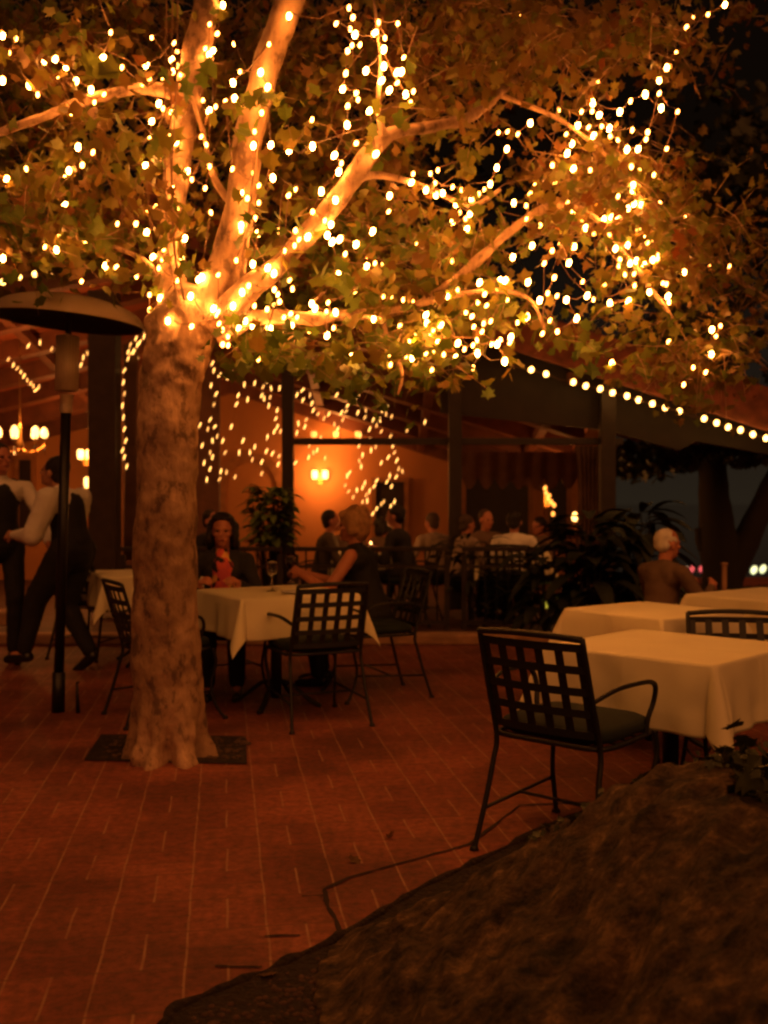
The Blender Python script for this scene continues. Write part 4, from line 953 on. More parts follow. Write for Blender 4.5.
def person(loc, face, label, J, look=(0, 0), skin='skin', hair=None, hairc='hairdark', shirt='black', sleeve='long', trousers='black', vest=None, blouse=None, scale=1.0, vox=.010, fem=False, heels=False, group=None, apron=False, curl=(.6, .6), hold=None, palm=None):
    """J: joints in metres, sitter/walker faces +y, origin on the floor below the pelvis"""
    V3 = Vector; j = {k: V3(v) * scale for k, v in J.items()}
    S_ = scale; sw = (.165 if fem else .195) * S_
    pel, ch, nk, hd = j['pelvis'], j['chest'], j['neck'], j['head']
    up = (ch - pel).normalized(); tw = R(J.get('twist', (0, 0, 0))[0]) if False else 0
    side = j.get('side', V3((1, 0, 0))).normalized()
    sh = {s: ch + side * s * sw + up * .055 * S_ for s in (-1, 1)}
    hp = {s: pel + V3((1, 0, 0)) * s * .095 * S_ for s in (-1, 1)}
    b = MB(); arms = {}; 
    g_ = .93
    capsule(b, pel, pel.lerp(ch, .45), .128 * S_, .108 * S_, 20); capsule(b, pel.lerp(ch, .45), ch, .108 * S_, .118 * S_, 20)
    capsule(b, ch + side * -.08 * S_ + up * .03, ch + side * .08 * S_ + up * .03, .092 * S_, .092 * S_, 16)
    for s in (-1, 1): capsule(b, ch + up * .06 * S_ + side * s * .05 * S_, sh[s], .058 * S_, .050 * S_, 12)
    capsule(b, ch + up * .10 * S_, nk, .058 * S_, .050 * S_, 14); capsule(b, nk, hd - (hd - nk).normalized() * .04 * S_, .050 * S_, .052 * S_, 14)
    for s, nm in ((-1, 'L'), (1, 'R')):
        el, wr = ik(sh[s], j['hand' + nm], .285 * S_, .255 * S_, j.get('elbow' + nm, V3((s * .6, -.3, -1))))
        arms[s] = (sh[s], el, wr)
        k = (1.05 if sleeve == 'none' else .85) if fem else 1
        capsule(b, sh[s], el, .046 * S_ * k, .037 * S_ * k); capsule(b, el, wr, .037 * S_ * k, .024 * S_ * k)
        d_ = (wr - el).normalized(); 
        hand(b, wr, (j['hd' + nm] if 'hd' + nm in j else d_), (j['pn' + nm] if 'pn' + nm in j else V3((-s, 0, -.6))), -1 if s == 1 else 1, curl[0 if s < 0 else 1], S_ * (.92 if fem else 1))
    legs = {}
    for s, nm in ((-1, 'L'), (1, 'R')):
        kn, an = ik(hp[s], j['ankle' + nm], .43 * S_, .41 * S_, j.get('knee' + nm, V3((0, 1, .4))))
        legs[s] = (hp[s], kn, an)
        capsule(b, hp[s], kn, .080 * S_, .053 * S_); capsule(b, kn, an, .053 * S_, .036 * S_)
        fd = j.get('toe' + nm, V3((0, 1, -.12))).normalized(); capsule(b, an - V3((0, 0, .035)) * S_, an + fd * .13 * S_ - V3((0, 0, .045)) * S_, .036 * S_, .026 * S_)
    # head
    yaw, pit = R(look[0]), R(look[1]); q = Matrix.Rotation(-yaw, 3, 'Z') @ Matrix.Rotation(pit, 3, 'X'); H = lambda x, y, z: hd + q @ V3((x, y, z)) * S_
    ellip(b, H(0, -.008, .028), (.076 * S_, .094 * S_, .092 * S_), q); ellip(b, H(0, .026, -.045), (.054 * S_, .058 * S_, .068 * S_), q)
    ellip(b, H(0, .062, -.088), (.024 * S_, .020 * S_, .018 * S_), q)
    capsule(b, H(0, .086, .008), H(0, .106, -.026), .008 * S_, .013 * S_, 8)         # nose
    for s in (-1, 1):
        ellip(b, H(s * .078, -.005, -.008), (.012 * S_, .020 * S_, .032 * S_), q)    # ears
        ellip(b, H(s * .040, .066, -.020), (.022 * S_, .018 * S_, .016 * S_), q)     # cheeks
        capsule(b, H(s * .020, .084, .020), H(s * .046, .074, .018), .008 * S_, .007 * S_, 6)   # brows
    capsule(b, H(-.018, .080, -.060), H(.018, .080, -.060), .0075 * S_, .0075 * S_, 6)           # mouth
    body = remesh(b, 'person', M[skin], .0075 if vox < .012 else .0105 , None, 1)
    body.location = loc; body.rotation_euler = (0, 0, R(-face)); tag(body, label, 'person', group)
    # eyes and lips
    b = MB()
    for s in (-1, 1): ellip(b, H(s * .031, .0785, .004), (.013 * S_, .008 * S_, .008 * S_), q, 10)
    b.build('eyes', mat('eye', (.05, .03, .02), .2) if 'eye' not in M else M['eye'], body, smooth=True)
    b = MB(); capsule(b, H(-.017, .0855, -.060), H(.017, .0855, -.060), .0055 * S_, .0055 * S_, 6); b.build('lips', M['lips'], body, smooth=True)
    # shirt
    if shirt:
        b = MB(); k = 1.13
        capsule(b, pel + up * .02 * S_, pel.lerp(ch, .45), .142 * S_, .124 * S_, 20); capsule(b, pel.lerp(ch, .45), ch, .124 * S_, .130 * S_, 20)
        capsule(b, ch + side * -.08 * S_ + up * .03, ch + side * .08 * S_ + up * .03, .103 * S_, .103 * S_, 16)
        if fem: 
            for s in (-1, 1): ellip(b, ch + V3((s * .065, .085, -.03)) * S_, (.062 * S_, .055 * S_, .062 * S_))
        for s in (-1, 1):
            capsule(b, ch + up * .06 * S_ + side * s * .05 * S_, sh[s] if sleeve != 'none' else ch + up * .05 * S_ + side * s * .07 * S_, .068 * S_ if sleeve != 'none' else .060 * S_, .062 * S_ if sleeve != 'none' else .050 * S_, 12)
            a_, e_, w_ = arms[s]; puff = 1.5 if sleeve == 'puffy' else 1.0
            if sleeve in ('long', 'puffy'): capsule(b, a_, e_, .060 * S_ * puff, .050 * S_ * puff); capsule(b, e_, w_.lerp(e_, .06), .050 * S_ * puff, .036 * S_)
            elif sleeve == 'short': capsule(b, a_, a_.lerp(e_, .55), .060 * S_, .056 * S_)
        capsule(b, ch + up * .09 * S_, nk - (nk - ch) * .12, .068 * S_, .056 * S_, 14)
        remesh(b, 'shirt' if not fem else 'top', M[shirt], vox, body, 2, wrinkle=.006 * S_)
    if vest:
        b = MB()
        capsule(b, pel + up * .06 * S_, pel.lerp(ch, .45), .150 * S_, .132 * S_, 20); capsule(b, pel.lerp(ch, .45), ch - up * .01, .132 * S_, .137 * S_, 20)
        for s in (-1, 1): capsule(b, ch + side * s * .07 * S_ - up * .02, ch + side * s * .095 * S_ + up * .085 * S_, .085 * S_, .050 * S_, 12)
        remesh(b, 'vest', M[vest], vox, body, 2)
    if blouse:   # front panel of a printed blouse between open jacket edges
        b = MB(); f0 = V3((0, 1, 0))
        capsule(b, pel.lerp(ch, .15) + f0 * .070 * S_, ch + f0 * .088 * S_ + up * .0 * S_, .090 * S_, .085 * S_, 14); capsule(b, ch + f0 * .05 * S_, ch + f0 * .035 * S_ + up * .10 * S_, .085 * S_, .055 * S_, 14); remesh(b, 'blouse', M[blouse], vox, body, 2)
    b = MB(); capsule(b, pel - up * .01, pel + up * .05 * S_, .146 * S_, .138 * S_, 20)
    for s in (-1, 1):
        a_, k_, n_ = legs[s]; w = 1.25 if apron else 1.0
        capsule(b, a_, k_, .096 * S_ * w, .070 * S_ * w); capsule(b, k_, n_ - (n_ - k_).normalized() * .02 * S_, .068 * S_ * w, .056 * S_)
    remesh(b, 'trousers', M[trousers], vox, body, 2, wrinkle=.006 * S_)
    for s, nm in ((-1, 'L'), (1, 'R')):
        b = MB(); an = legs[s][2]; fd = j.get('toe' + nm, V3((0, 1, -.12))).normalized()
        capsule(b, an - V3((0, 0, .045)) * S_ - fd * .03 * S_, an + fd * .15 * S_ - V3((0, 0, .055)) * S_, .043 * S_, .034 * S_)
        if heels: capsule(b, an - V3((0, 0, .03)) * S_ - fd * .055 * S_, an - V3((0, 0, .105)) * S_ - fd * .06 * S_, .018, .007, 8)
        remesh(b, 'shoe', M['shoe'], .009 if vox < .012 else .014, body, 1)
    if hair:
        b = MB()
        if hair == 'short':
            ellip(b, H(0, -.022, .044), (.086 * S_, .096 * S_, .090 * S_), q); ellip(b, H(0, -.055, -.01), (.074 * S_, .055 * S_, .07 * S_), q)
        elif hair == 'bob':
            ellip(b, H(0, -.026, .048), (.106 * S_, .112 * S_, .100 * S_), q); ellip(b, H(0, -.062, -.02), (.102 * S_, .070 * S_, .095 * S_), q); capsule(b, H(-.04, .066, .080), H(.04, .070, .078), .030 * S_, .026 * S_)
            for s in (-1, 1): ellip(b, H(s * .082, -.008, -.005), (.030 * S_, .050 * S_, .060 * S_), q)
            for k2 in range(26):
                a2 = random.uniform(0, 6.28); e2 = random.uniform(-.3, 1.3); ellip(b, H(.095 * math.cos(a2) * math.cos(e2), -.035 + .10 * math.sin(a2) * math.cos(e2) * (1 if math.sin(a2) < 0 else .8), .045 + .095 * math.sin(e2)), (.022 * S_,) * 3, q, 8)
        elif hair == 'full':
            for k2 in range(46):
                a2 = random.uniform(2.9, 6.5); z2 = random.uniform(-.13, .07); r2 = math.sqrt(max(.2, 1 - max(0, z2 / .15) ** 2)); ellip(b, H(.098 * math.cos(a2) * r2, -.03 + .088 * math.sin(a2) * r2, z2), (.024 * S_, .024 * S_, .026 * S_), q, 8)
        if hair == 'full':    # big dark wavy hair framing the face to the shoulders
            ellip(b, H(0, -.034, .046), (.098 * S_, .102 * S_, .098 * S_), q); ellip(b, H(0, -.065, -.03), (.105 * S_, .060 * S_, .10 * S_), q)
            for s in (-1, 1): ellip(b, H(s * .092, -.012, -.03), (.028 * S_, .045 * S_, .085 * S_), q)
            capsule(b, H(-.05, .058, .096), H(.05, .058, .096), .024 * S_, .024 * S_)
        elif hair == 'balding':
            ellip(b, H(0, -.020, .034), (.082 * S_, .096 * S_, .086 * S_), q); ellip(b, H(0, -.055, -.005), (.076 * S_, .050 * S_, .055 * S_), q)
        o = remesh(b, 'hair', M[hairc], .008 if vox < .012 else .013, body, 1, wrinkle=.010 * S_)
        o['label'] = {'full': 'full dark wavy hair', 'bob': 'short wavy hair', 'balding': 'thin short white hair', 'short': 'short hair'}[hair]
    return body, arms, hd
M['lips'] = mat('lips', (.30, .06, .05), .5)
M['eye'] = mat('eye', (.04, .025, .02), .2)
def seated(z=.53, lean=.04, handL=(-.16, .36, .76), handR=(.16, .36, .76), feet=.42, spread=.10):
    return dict(pelvis=(0, 0, z), chest=(0, lean, z + .37), neck=(0, lean + .02, z + .50), head=(0, lean + .045, z + .63), handL=handL, handR=handR,
                ankleL=(-spread, feet, .09), ankleR=(spread, feet + .03, .09))
# dark-haired woman behind the centre table, facing the camera
p = c2 + v2 * .66
wd = at_y(223, 600, p.y)
person((wd.x, wd.y, 0), 172, 'seated woman with full dark hair and floral blouse, facing the camera',
       seated(.50, .05, handL=(-.12, .32, .775), handR=(.16, .30, .775), feet=.30), look=(4, 2), hair='full', skin='skin2', shirt='navy', blouse='floral', trousers='black', scale=.97, fem=True)
# blond woman, sleeveless black top, turned to the left, elbow on the table, glass in hand
wbp = at_y(372, 600, 7.05)
J = seated(.50, .10, handL=(-.20, .46, .80), handR=(.02, .52, .79), feet=.36)
J['elbowR'] = (.5, -.2, -1); J['elbowL'] = (-.6, -.2, -1)
# facing left towards the table
FB = -78
bw, arms_b, hb_ = person((wbp.x, wbp.y, 0), FB, 'seated blond woman in a sleeveless black top, seen in profile holding a glass',
       J, look=(-14, 0), hair='bob', hairc='hairblond', shirt='black', sleeve='none', trousers='black', skin='skin2', scale=1.0, fem=True, heels=True, curl=(.9, .9))
# waiters
hw = at_z(40, 668)
J = dict(pelvis=(0, -.06, .90), chest=(0, .00, 1.23), neck=(0, .06, 1.37), head=(0, .10, 1.48), handL=(-.16, .34, 1.02), handR=(.20, .36, 1.0),
         ankleL=(-.09, .33, .09), ankleR=(.10, -.14, .14), toeL=(0, 1, -.1), toeR=(0, 1, -.75), kneeL=(0, 1, .1), kneeR=(0, 1, .1), elbowR=(.3, -1, -.3), elbowL=(-.45, -1, -.25))
wp2 = at_y(66, 600, 7.65)
person((wp2.x, wp2.y, 0), -72, 'waiter in a puffy white shirt striding left with bent back, behind the heater pole', J, look=(-6, 14), hair='short', shirt='white', sleeve='puffy', vest='black', trousers='black', scale=1.03, apron=True)
wp1 = at_y(0, 600, 8.05)
J = dict(pelvis=(0, 0, .93), chest=(0, .02, 1.30), neck=(0, .03, 1.45), head=(0, .05, 1.58), handL=(-.30, .36, .92), handR=(.24, .15, .86), ankleL=(-.10, .02, .09), ankleR=(.10, .04, .09), elbowL=(-.8, -.4, -.3))
person((wp1.x, wp1.y, 0), 150, 'waiter in a black vest at the left edge, reaching towards the other waiter', J, look=(-20, 6), hair='short', shirt='white', sleeve='long', vest='black', trousers='black', skin='skin2', scale=1.04)
# white-haired man at the right
p = at_y(660, 600, 6.95)
person((p.x, p.y, 0), 62, 'white-haired man in a rust shirt seated at the far right table, seen from behind', seated(.45, .03, feet=.36), look=(6, 0), hair='balding', hairc='hairwhite', shirt='rust', sleeve='long', trousers='black', scale=.93, skin='skin2')
# diners in the pavilion
def diner(px, pyhead, Y, face, label, shirt, hairc, hair='short', skin='skin2', fem=False, look=(0, 0), lean=.06):
    p = at_y(px, pyhead, Y); sc_ = .98; z = p.z - .11 - .63 * sc_ - .0
    J = seated(.50, lean, feet=.36)
    return person((p.x, Y, .024), face, label, J, look=look, hair=hair, hairc=hairc, shirt=shirt, skin=skin, scale=(p.z - .024) / 1.215, fem=fem, vox=.018)
diner(322, 514, 10.6, 82, 'diner in dark jacket in profile to the right, between the seated women at the railing', 'olive', 'hairdark')
diner(408, 509, 10.5, -70, 'diner in a big dark jacket turned left, behind the blond woman', 'navy', 'hairdark', lean=.10)
diner(437, 516, 11.4, -35, 'diner with ruddy face in a pale top, just left of the second slim post', 'grey', 'hairbrown')
diner(481, 513, 11.4, 150, 'ruddy-faced diner right of the second post, facing out', 'rust', 'hairbrown')
diner(512, 515, 10.5, 15, 'broad diner in a white shirt seen from behind, right of the second post', 'white', 'hairdark', lean=.16)
diner(545, 520, 11.8, -120, 'diner in the doorway under the amber strand, facing left', 'rust', 'hairdark')
diner(378, 522, 11.9, 40, 'dim diner seated beyond the candle, left of the dark-jacketed diner', 'rust', 'hairdark', hair='bob', fem=True)
diner(204, 514, 10.6, 120, 'diner in shadow seated behind the dark-haired woman', 'black', 'hairdark')

diner(460, 518, 10.9, 60, 'diner half hidden behind the second slim post, facing right', 'grey', 'hairbrown')
diner(352, 517, 11.9, -150, 'dim diner facing out beyond the candle table, right of the profile diner', 'rust', 'hairdark')
# chairs for diners and pavilion tables
def simple_chair(x, y, deg, label): return place_chair(x, y, deg, label, 'chairs inside the pavilion', z=.024)
for px_, Y, fc, lab in ((322, 10.6, 82, 'chair of the diner in profile between the two women'), (408, 10.5, -70, 'chair of the diner in the big dark jacket'), (512, 10.5, 15, 'chair of the white-shirted diner right of the second post'), (481, 11.4, 150, 'chair of the ruddy-faced diner right of the second post')):
    p = at_y(px_, 500, Y); simple_chair(p.x, Y, fc, lab)
table(at_y(366, 500, 11.0).x, 11.0, 10, .8, .75, 'pavilion table with the candle, between the diners left of the second post', 'white cloth on the candlelit table inside the pavilion', z0=.024)
table(at_y(500, 500, 11.35).x, 11.35, 15, .8, .75, 'pavilion table in front of the awning hem, right of the second post', 'white cloth on the table right of the second post inside the pavilion', z0=.024)
def candle(x, y, z, label, power=0):
    t = empty('candle_holder', (x, y, z), label=label, cat='candle')
    b = MB(); b.lathe([(.001, 0), (.035, 0), (.04, .01), (.04, .09), (.037, .09), (.037, .012), (.001, .012)], seg=16); b.build('glass_cup', M['glass'], t, smooth=True)
    b = MB(); b.lathe([(.001, .013), (.03, .013), (.03, .05), (.001, .052)], seg=14); b.build('wax', M['china'], t, smooth=True)
    b = MB(); b.lathe([(.001, .052), (.014, .068), (.012, .085), (.001, .12)], seg=10); b.build('flame', M['flame'], t, smooth=True)
    if power: l = lamp_light((0, -.02, .17), power, .03); l.parent = t
pc = at_y(371, 537, 10.9); candle(pc.x, pc.y, .753, 'lit candle on the pavilion table behind the blond woman\'s head', 5)
# green lit lamp by the hedge
p = at_y(549, 600, 9.9)
t = empty('glass_lantern', (p.x, 9.9, 0), label='low green-glass lantern glowing by the railing foot, left of the second right table', cat='lantern')
b = MB(); b.lathe([(.001, p.z - .09), (.035, p.z - .08), (.055, p.z - .03), (.05, p.z + .015), (.02, p.z + .04)], seg=16); b.build('lamp_glass', M['greenlamp'], t, smooth=True)
b = MB(); b.tube([(0, 0, 0), (0, 0, p.z - .085)], .018, 8); b.lathe([(.001, 0), (.09, 0), (.09, .015), (.02, .03)], seg=16); b.lathe([(.03, p.z + .036), (.035, p.z + .045), (.001, p.z + .07)], seg=12); b.build('stand', M['iron'], t, smooth=True)

# wine glasses and plates on the women's table
def glass(x, y, z, label, s=1.0, wine=False, kind='wine_glass'):
    t = empty(kind, (x, y, z), label=label, cat='wine glass', group='stemmed glasses on the women\'s table')
    pr = [(.001, 0), (.034, 0), (.034, .003), (.006, .010), (.0045, .03), (.0045, .085), (.012, .095), (.030, .115), (.038, .145), (.037, .175), (.031, .205), (.0295, .205), (.0355, .175), (.0365, .145), (.028, .117), (.010, .099), (.001, .097)]
    b = MB(); b.lathe([(r * s, q * s) for r, q in pr], seg=22); b.build('glass_bowl', M['glass'], t, smooth=True)
    if wine:
        b = MB(); b.lathe([(.001, .099 * s), (.009 * s, .101 * s), (.027 * s, .118 * s), (.0345 * s, .143 * s), (.001, .143 * s)], seg=20); b.build('wine', M['wine'], t, smooth=True)
gp = at_z(272, 592, ZT); glass(gp.x, gp.y, ZT + .003, 'stemmed glass standing on the cloth between the women, left of the held one')
ga = bw.matrix_basis if False else None
# held glass: at the blond woman's left hand
bpy.context.view_layer.update()
wl = Matrix.Translation(bw.location) @ Matrix.Rotation(R(-FB), 4, 'Z')
el, wr = arms_b[-1][1], arms_b[-1][2]; hd_ = (wr - el).normalized()
hp_ = wl @ (wr + hd_ * .085 + Vector((.03, .02, -.02)))
glass(hp_.x, hp_.y, ZT + .004, 'stemmed glass held in the blond woman\'s hand', wine=True)
for px_, py_, lab in ((295, 594, 'small white plate on the cloth in front of the blond woman'),):
    q = at_z(px_, py_, ZT); t = tag(MB().build('plate', M['china']) if False else None, '', '') if False else None
    b = MB(); b.lathe([(.001, .004), (.055, .004), (.085, .014), (.088, .016), (.086, .018), (.055, .008), (.001, .008)], seg=28); o = b.build('side_plate', M['china'], smooth=True, loc=(q.x, q.y, ZT)); tag(o, lab, 'plate')

bpy.data.scenes.remove(TMP)
# ------------------------------------------------------------------ plants
def blade(b, base, direction, length, width, droop, n=6):
    d = Vector(direction).normalized(); s = d.cross(Vector((0, 0, 1))); s = s.normalized() if s.length > .01 else Vector((1, 0, 0)); pts = []
    for i in range(n + 1):
        t = i / n; p = base + d * length * t + Vector((0, 0, -droop * length * t * t)); w = width * math.sin(math.pi * min(1, .08 + t * .92)) ** .8
        pts.append((p - s * w / 2 + Vector((0, 0, w * .15)), p, p + s * w / 2 + Vector((0, 0, w * .15))))
    vs = [v for tr_ in pts for v in tr_]; fs = []
    for i in range(n):
        a = 3 * i; fs += [(a, a + 1, a + 4, a + 3), (a + 1, a + 2, a + 5, a + 4)]
    b.add(vs, fs)
def plant(name, loc, h, n, length, width, m, label, cat='plant', droop=.5, pot=None, spread=.2, group=None, low=.25):
    t = empty(name, loc, label=label, cat=cat, group=group); b = MB(); st = MB()
    for i in range(n):
        a = random.uniform(0, 2 * math.pi); hh = h * random.uniform(low, 1); r = spread * random.uniform(.1, 1)
        base = Vector((math.cos(a) * r * .5, math.sin(a) * r * .5, hh)); up_ = random.uniform(-.1, .9)
        blade(b, base, (math.cos(a), math.sin(a), up_), length * random.uniform(.6, 1.15), width * random.uniform(.7, 1.2), droop)
        if i % 6 == 0: st.tube([(0, 0, .05), base * .6 + Vector((0, 0, .05)), base], [.012, .008, .004], 5)
    b.build('foliage', m, t, smooth=True); st.build('stems', M['farbark'], t)
    if pot:
        pb = MB(); pb.lathe([(.001, 0), (pot * .7, 0), (pot, pot * 1.5), (pot * 1.08, pot * 1.5), (pot * 1.08, pot * 1.7), (pot * .9, pot * 1.7), (pot * .88, pot * 1.45), (.001, pot * 1.45)], seg=24); pb.build('pot', M['pot'], t, smooth=True)
    return t
p = at_y(268, 500, 10.1); plant('potted_plant', (p.x, 10.35, .024), 1.42, 330, .17, .085, M['potleaf'], 'tall leafy potted plant at the foot of the first slim post, between the women', pot=.2, spread=.42, low=.58)
for px_, Y, h, n, ln, wd_, lab in ((590, 9.3, 1.15, 80, .55, .16, 'dark broad-leaved shrub before the curtained right end of the railing'), (640, 9.6, 1.25, 80, .55, .15, 'dark broad-leaved shrub between the curtain and the white-haired man'), (545, 9.5, .8, 60, .42, .12, 'low dark shrub in front of the right-hand railing'),
                              (470, 10.2, .95, 50, .30, .07, 'small dark plant at the foot of the second slim post'), (730, 9.9, .20, 70, .16, .07, 'low dark shrub beyond the furthest table at the right edge')):
    p = at_y(px_, 500, Y); plant('shrub', (p.x, Y, 0), h, n, ln, wd_, M['darkleaf'], lab, cat='shrub', spread=.42, group='dark shrubs by the pavilion')
# low hedge closing the terrace on the right
hx0 = 2.3
hedge = empty('hedge', (5, 12.6, 0), label='low dark clipped hedge closing the terrace at the right, below the far lights', cat='hedge')
b = MB(); 
for i in range(5200):
    q = Vector((random.uniform(-2.6, 5), random.uniform(-.4, .4), random.uniform(.02, .22) + .04 * noise.noise(Vector((i * .1, 0, 0))))); a = random.uniform(0, 6.28)
    blade(b, q, (math.cos(a), math.sin(a), random.uniform(-.3, .8)), random.uniform(.06, .12), .04, .3, 2)
b.build('foliage', M['darkleaf'], hedge)
b = MB(); b.box((1.2, 0, .09), (7.4, .55, .16)); b.build('inner_growth', M['farbark'], hedge)
p = at_y(724, 583, 8.9)
t = empty('wooden_stake', (p.x, 8.9, 0), label='slim pale upright post beyond the furthest table at the right', cat='post')
b = MB(); b.box((0, 0, .37), (.040, .040, .74)); b.build('shaft', M['kerb'], t, bevel=.004); b = MB(); b.box((0, 0, .75), (.055, .055, .02)); b.build('cap', M['kerb'], t, bevel=.004)

# dark forked tree beyond the terrace, right
ft = at_y(722, 500, 13.5); FO = Vector((ft.x, 13.5, 0))
t = empty('dark_tree', FO, label='dark forked tree standing against the night sky at the right, under the roof edge', cat='tree')
for pth in ([(722, 640, 22), (722, 580, 20), (718, 540, 19), (714, 500, 15), (712, 460, 13), (706, 430, 11), (690, 390, 8), (670, 350, 5)], [(724, 580, 18), (742, 548, 14), (757, 518, 12), (775, 480, 10), (800, 430, 8), (820, 380, 6)], [(704, 548, 6), (700, 540, 5), (697, 528, 3)]):
    P = [at_y(a, b_, 13.5) - FO for a, b_, r in pth]; b = MB(); b.tube(smoothpath(P, 6), smoothrad([r * 13.5 / F for *_, r in pth], 6), 16)
    o = b.build('trunk' if pth[0][2] > 20 else 'limb', M['farbark'], t, smooth=True); barkbump(o, .02, 4)
lv = []
for cx_, cy_, rx_, ry_, n in ((650, 458, 55, 16, 260), (735, 452, 50, 14, 240), (640, 470, 35, 12, 90), (760, 420, 40, 30, 300), (690, 350, 60, 40, 500)):
    for i in range(n):
        a, r = random.uniform(0, 6.28), math.sqrt(random.random()); q = at_y(cx_ + rx_ * r * math.cos(a), cy_ + ry_ * r * math.sin(a), 13.5 + random.uniform(-1.2, 1.2)); lv.append((q - FO, .16 * random.uniform(.6, 1.3), .1, 1.0))
dl = leaf_mesh('foliage', lv, M['darkleaf'], t)
# dark trees behind the terrace at the top right, scarcely lit
def back_tree(x, y, h, r, n, label):
    t = empty('background_tree', (x, y, -(y - 17.2) * .395), label=label, cat='tree', group='dark trees behind the pavilion')
    b = MB(); b.tube(smoothpath([(0, 0, 0), (.1, .1, h * .4), (-.1, 0, h * .8)], 5), smoothrad([.28, .2, .08], 5), 12); b.build('trunk', M['farbark'], t, smooth=True)
    lv = []
    cl = [Vector((random.gauss(0, r * .45), random.gauss(0, r * .45), h * random.uniform(.5, 1.0))) for _ in range(16)]
    for i in range(n):
        c = random.choice(cl); d = Vector((random.gauss(0, 1), random.gauss(0, 1), random.gauss(0, .8))) * r * .22; lv.append((c + d, .28 * random.uniform(.6, 1.3), .2, 1.0))
    leaf_mesh('foliage', lv, M['darkleaf'], t)
back_tree(7.6, 19, 9.5, 3.4, 2200, 'dark leafy tree rising behind the low right end of the roof')
back_tree(-1.5, 21, 11, 3.6, 1800, 'dark leafy tree behind the middle of the pavilion roof')
back_tree(-8, 20, 11, 3.6, 1500, 'dark leafy tree behind the left side of the pavilion roof')

# harbour lights across the bay
for px_, py_, r, m_, lab in ((681, 568, .45, 'harbourpale', 'pale far lamp, leftmost of the harbour lights'), (686, 569, .5, 'harbourpale', 'cream far lamp just left of the red ones'), (692, 569, .65, 'harbourred', 'red far lamp, left one of the two beside the dark tree'), (701, 569, .60, 'harbourred', 'red far lamp nearest to the dark tree trunk'),
                             (744, 570, .95, 'harbour', 'bright greenish-white far lamp right of the dark tree, leftmost of three'), (754, 570, .75, 'harbour', 'smaller greenish-white far lamp in the middle of the three'), (763, 569, .75, 'harbour', 'greenish-white far lamp nearest the right edge'), (738, 571, .35, 'harbourpale', 'faint far lamp just right of the dark tree trunk')):
    q = at_y(px_, py_, 205); t = empty('harbour_lamp', (q.x, q.y, -14), label=lab, cat='lamp', group='harbour lights across the bay')
    b = MB(); b.tube([(0, 0, 0), (0, 0, q.z + 14 - r * .7)], .08, 6); b.build('mast', M['poleblk'], t)
    b = MB(); b.lathe([(.001, -r), (r * .7, -r * .7), (r, 0), (r * .7, r * .7), (.001, r)], c=(0, 0, q.z + 14), seg=12, tilt=Matrix.Rotation(.4, 3, 'Y') @ Matrix.Diagonal((.8, .8, 1.25))); b.build('lamp_head', M[m_], t, smooth=True)

# ------------------------------------------------------------------ the rock in the foreground
ridge = [(-.55, 0, 2.45), (-.28, .0, 2.70), (-.12, .03, 2.78), (.10, .20, 2.72), (.30, .34, 2.68), (.42, .40, 2.66), (.52, .47, 2.62), (.67, .565, 2.58), (.80, .62, 2.55), (.90, .635, 2.5), (1.05, .56, 2.45), (1.25, .42, 2.4), (1.5, .25, 2.35), (1.8, .05, 2.3), (2.2, -.2, 2.3)]
def rid(x):
    for i in range(len(ridge) - 1):
        if ridge[i][0] <= x <= ridge[i + 1][0]:
            t = (x - ridge[i][0]) / (ridge[i + 1][0] - ridge[i][0]); t2 = t
            return ridge[i][1] * (1 - t2) + ridge[i + 1][1] * t2, ridge[i][2] * (1 - t) + ridge[i + 1][2] * t
    return (-.2, 2.4)
n1, n2 = 260, 240; x0, x1, y0, y1 = -.75, 2.1, .45, 3.1
vs = []; fs = []
for jj in range(n2 + 1):
    y = y0 + (y1 - y0) * jj / n2
    for ii in range(n1 + 1):
        x = x0 + (x1 - x0) * ii / n1; h, yr = rid(x - .10 * (2.6 - y) * (1 if y < 2.6 else 0))
        if y > yr: s = max(0, 1 - ((y - yr) / .28) ** 2)
        else:
            u = (yr - y) / 2.0; s = max(0, 1 - .55 * u ** 1.2 - .5 * u ** 3)
        z = h * s
        pz = Vector((x, y, z))
        k = min(1, max(0, z / .12))
        w = Vector(((x + y) * 1.3, (y - x) * 3.2, z * 3))
        rn = 1 - abs(noise.noise(w * 1.4 + Vector((2, 1, 0)))) * 2
        z += k * (.060 * noise.noise(pz * 2.2) + .030 * (rn - .5) + .016 * noise.noise(w * 2.4) + .008 * (1 - 2 * abs(noise.noise(w * 4.5))) + .012 * noise.noise(pz * 13) + .009 * noise.noise(pz * 27) + .014 * (.5 - abs(noise.noise(pz * 8)) * 2) - .06 * max(0, noise.noise(pz * 5.5 + Vector((9, 2, 1))) - .28))
        if z < .02: z = -.06
        vs.append((x, y, z))
for jj in range(n2):
    for ii in range(n1): a = jj * (n1 + 1) + ii; fs.append((a, a + 1, a + n1 + 2, a + n1 + 1))
b = MB(); b.add(vs, fs); rk = b.build('boulder', M['rock'], smooth=True); tag(rk, 'huge rough brown boulder filling the lower right corner', 'rock')
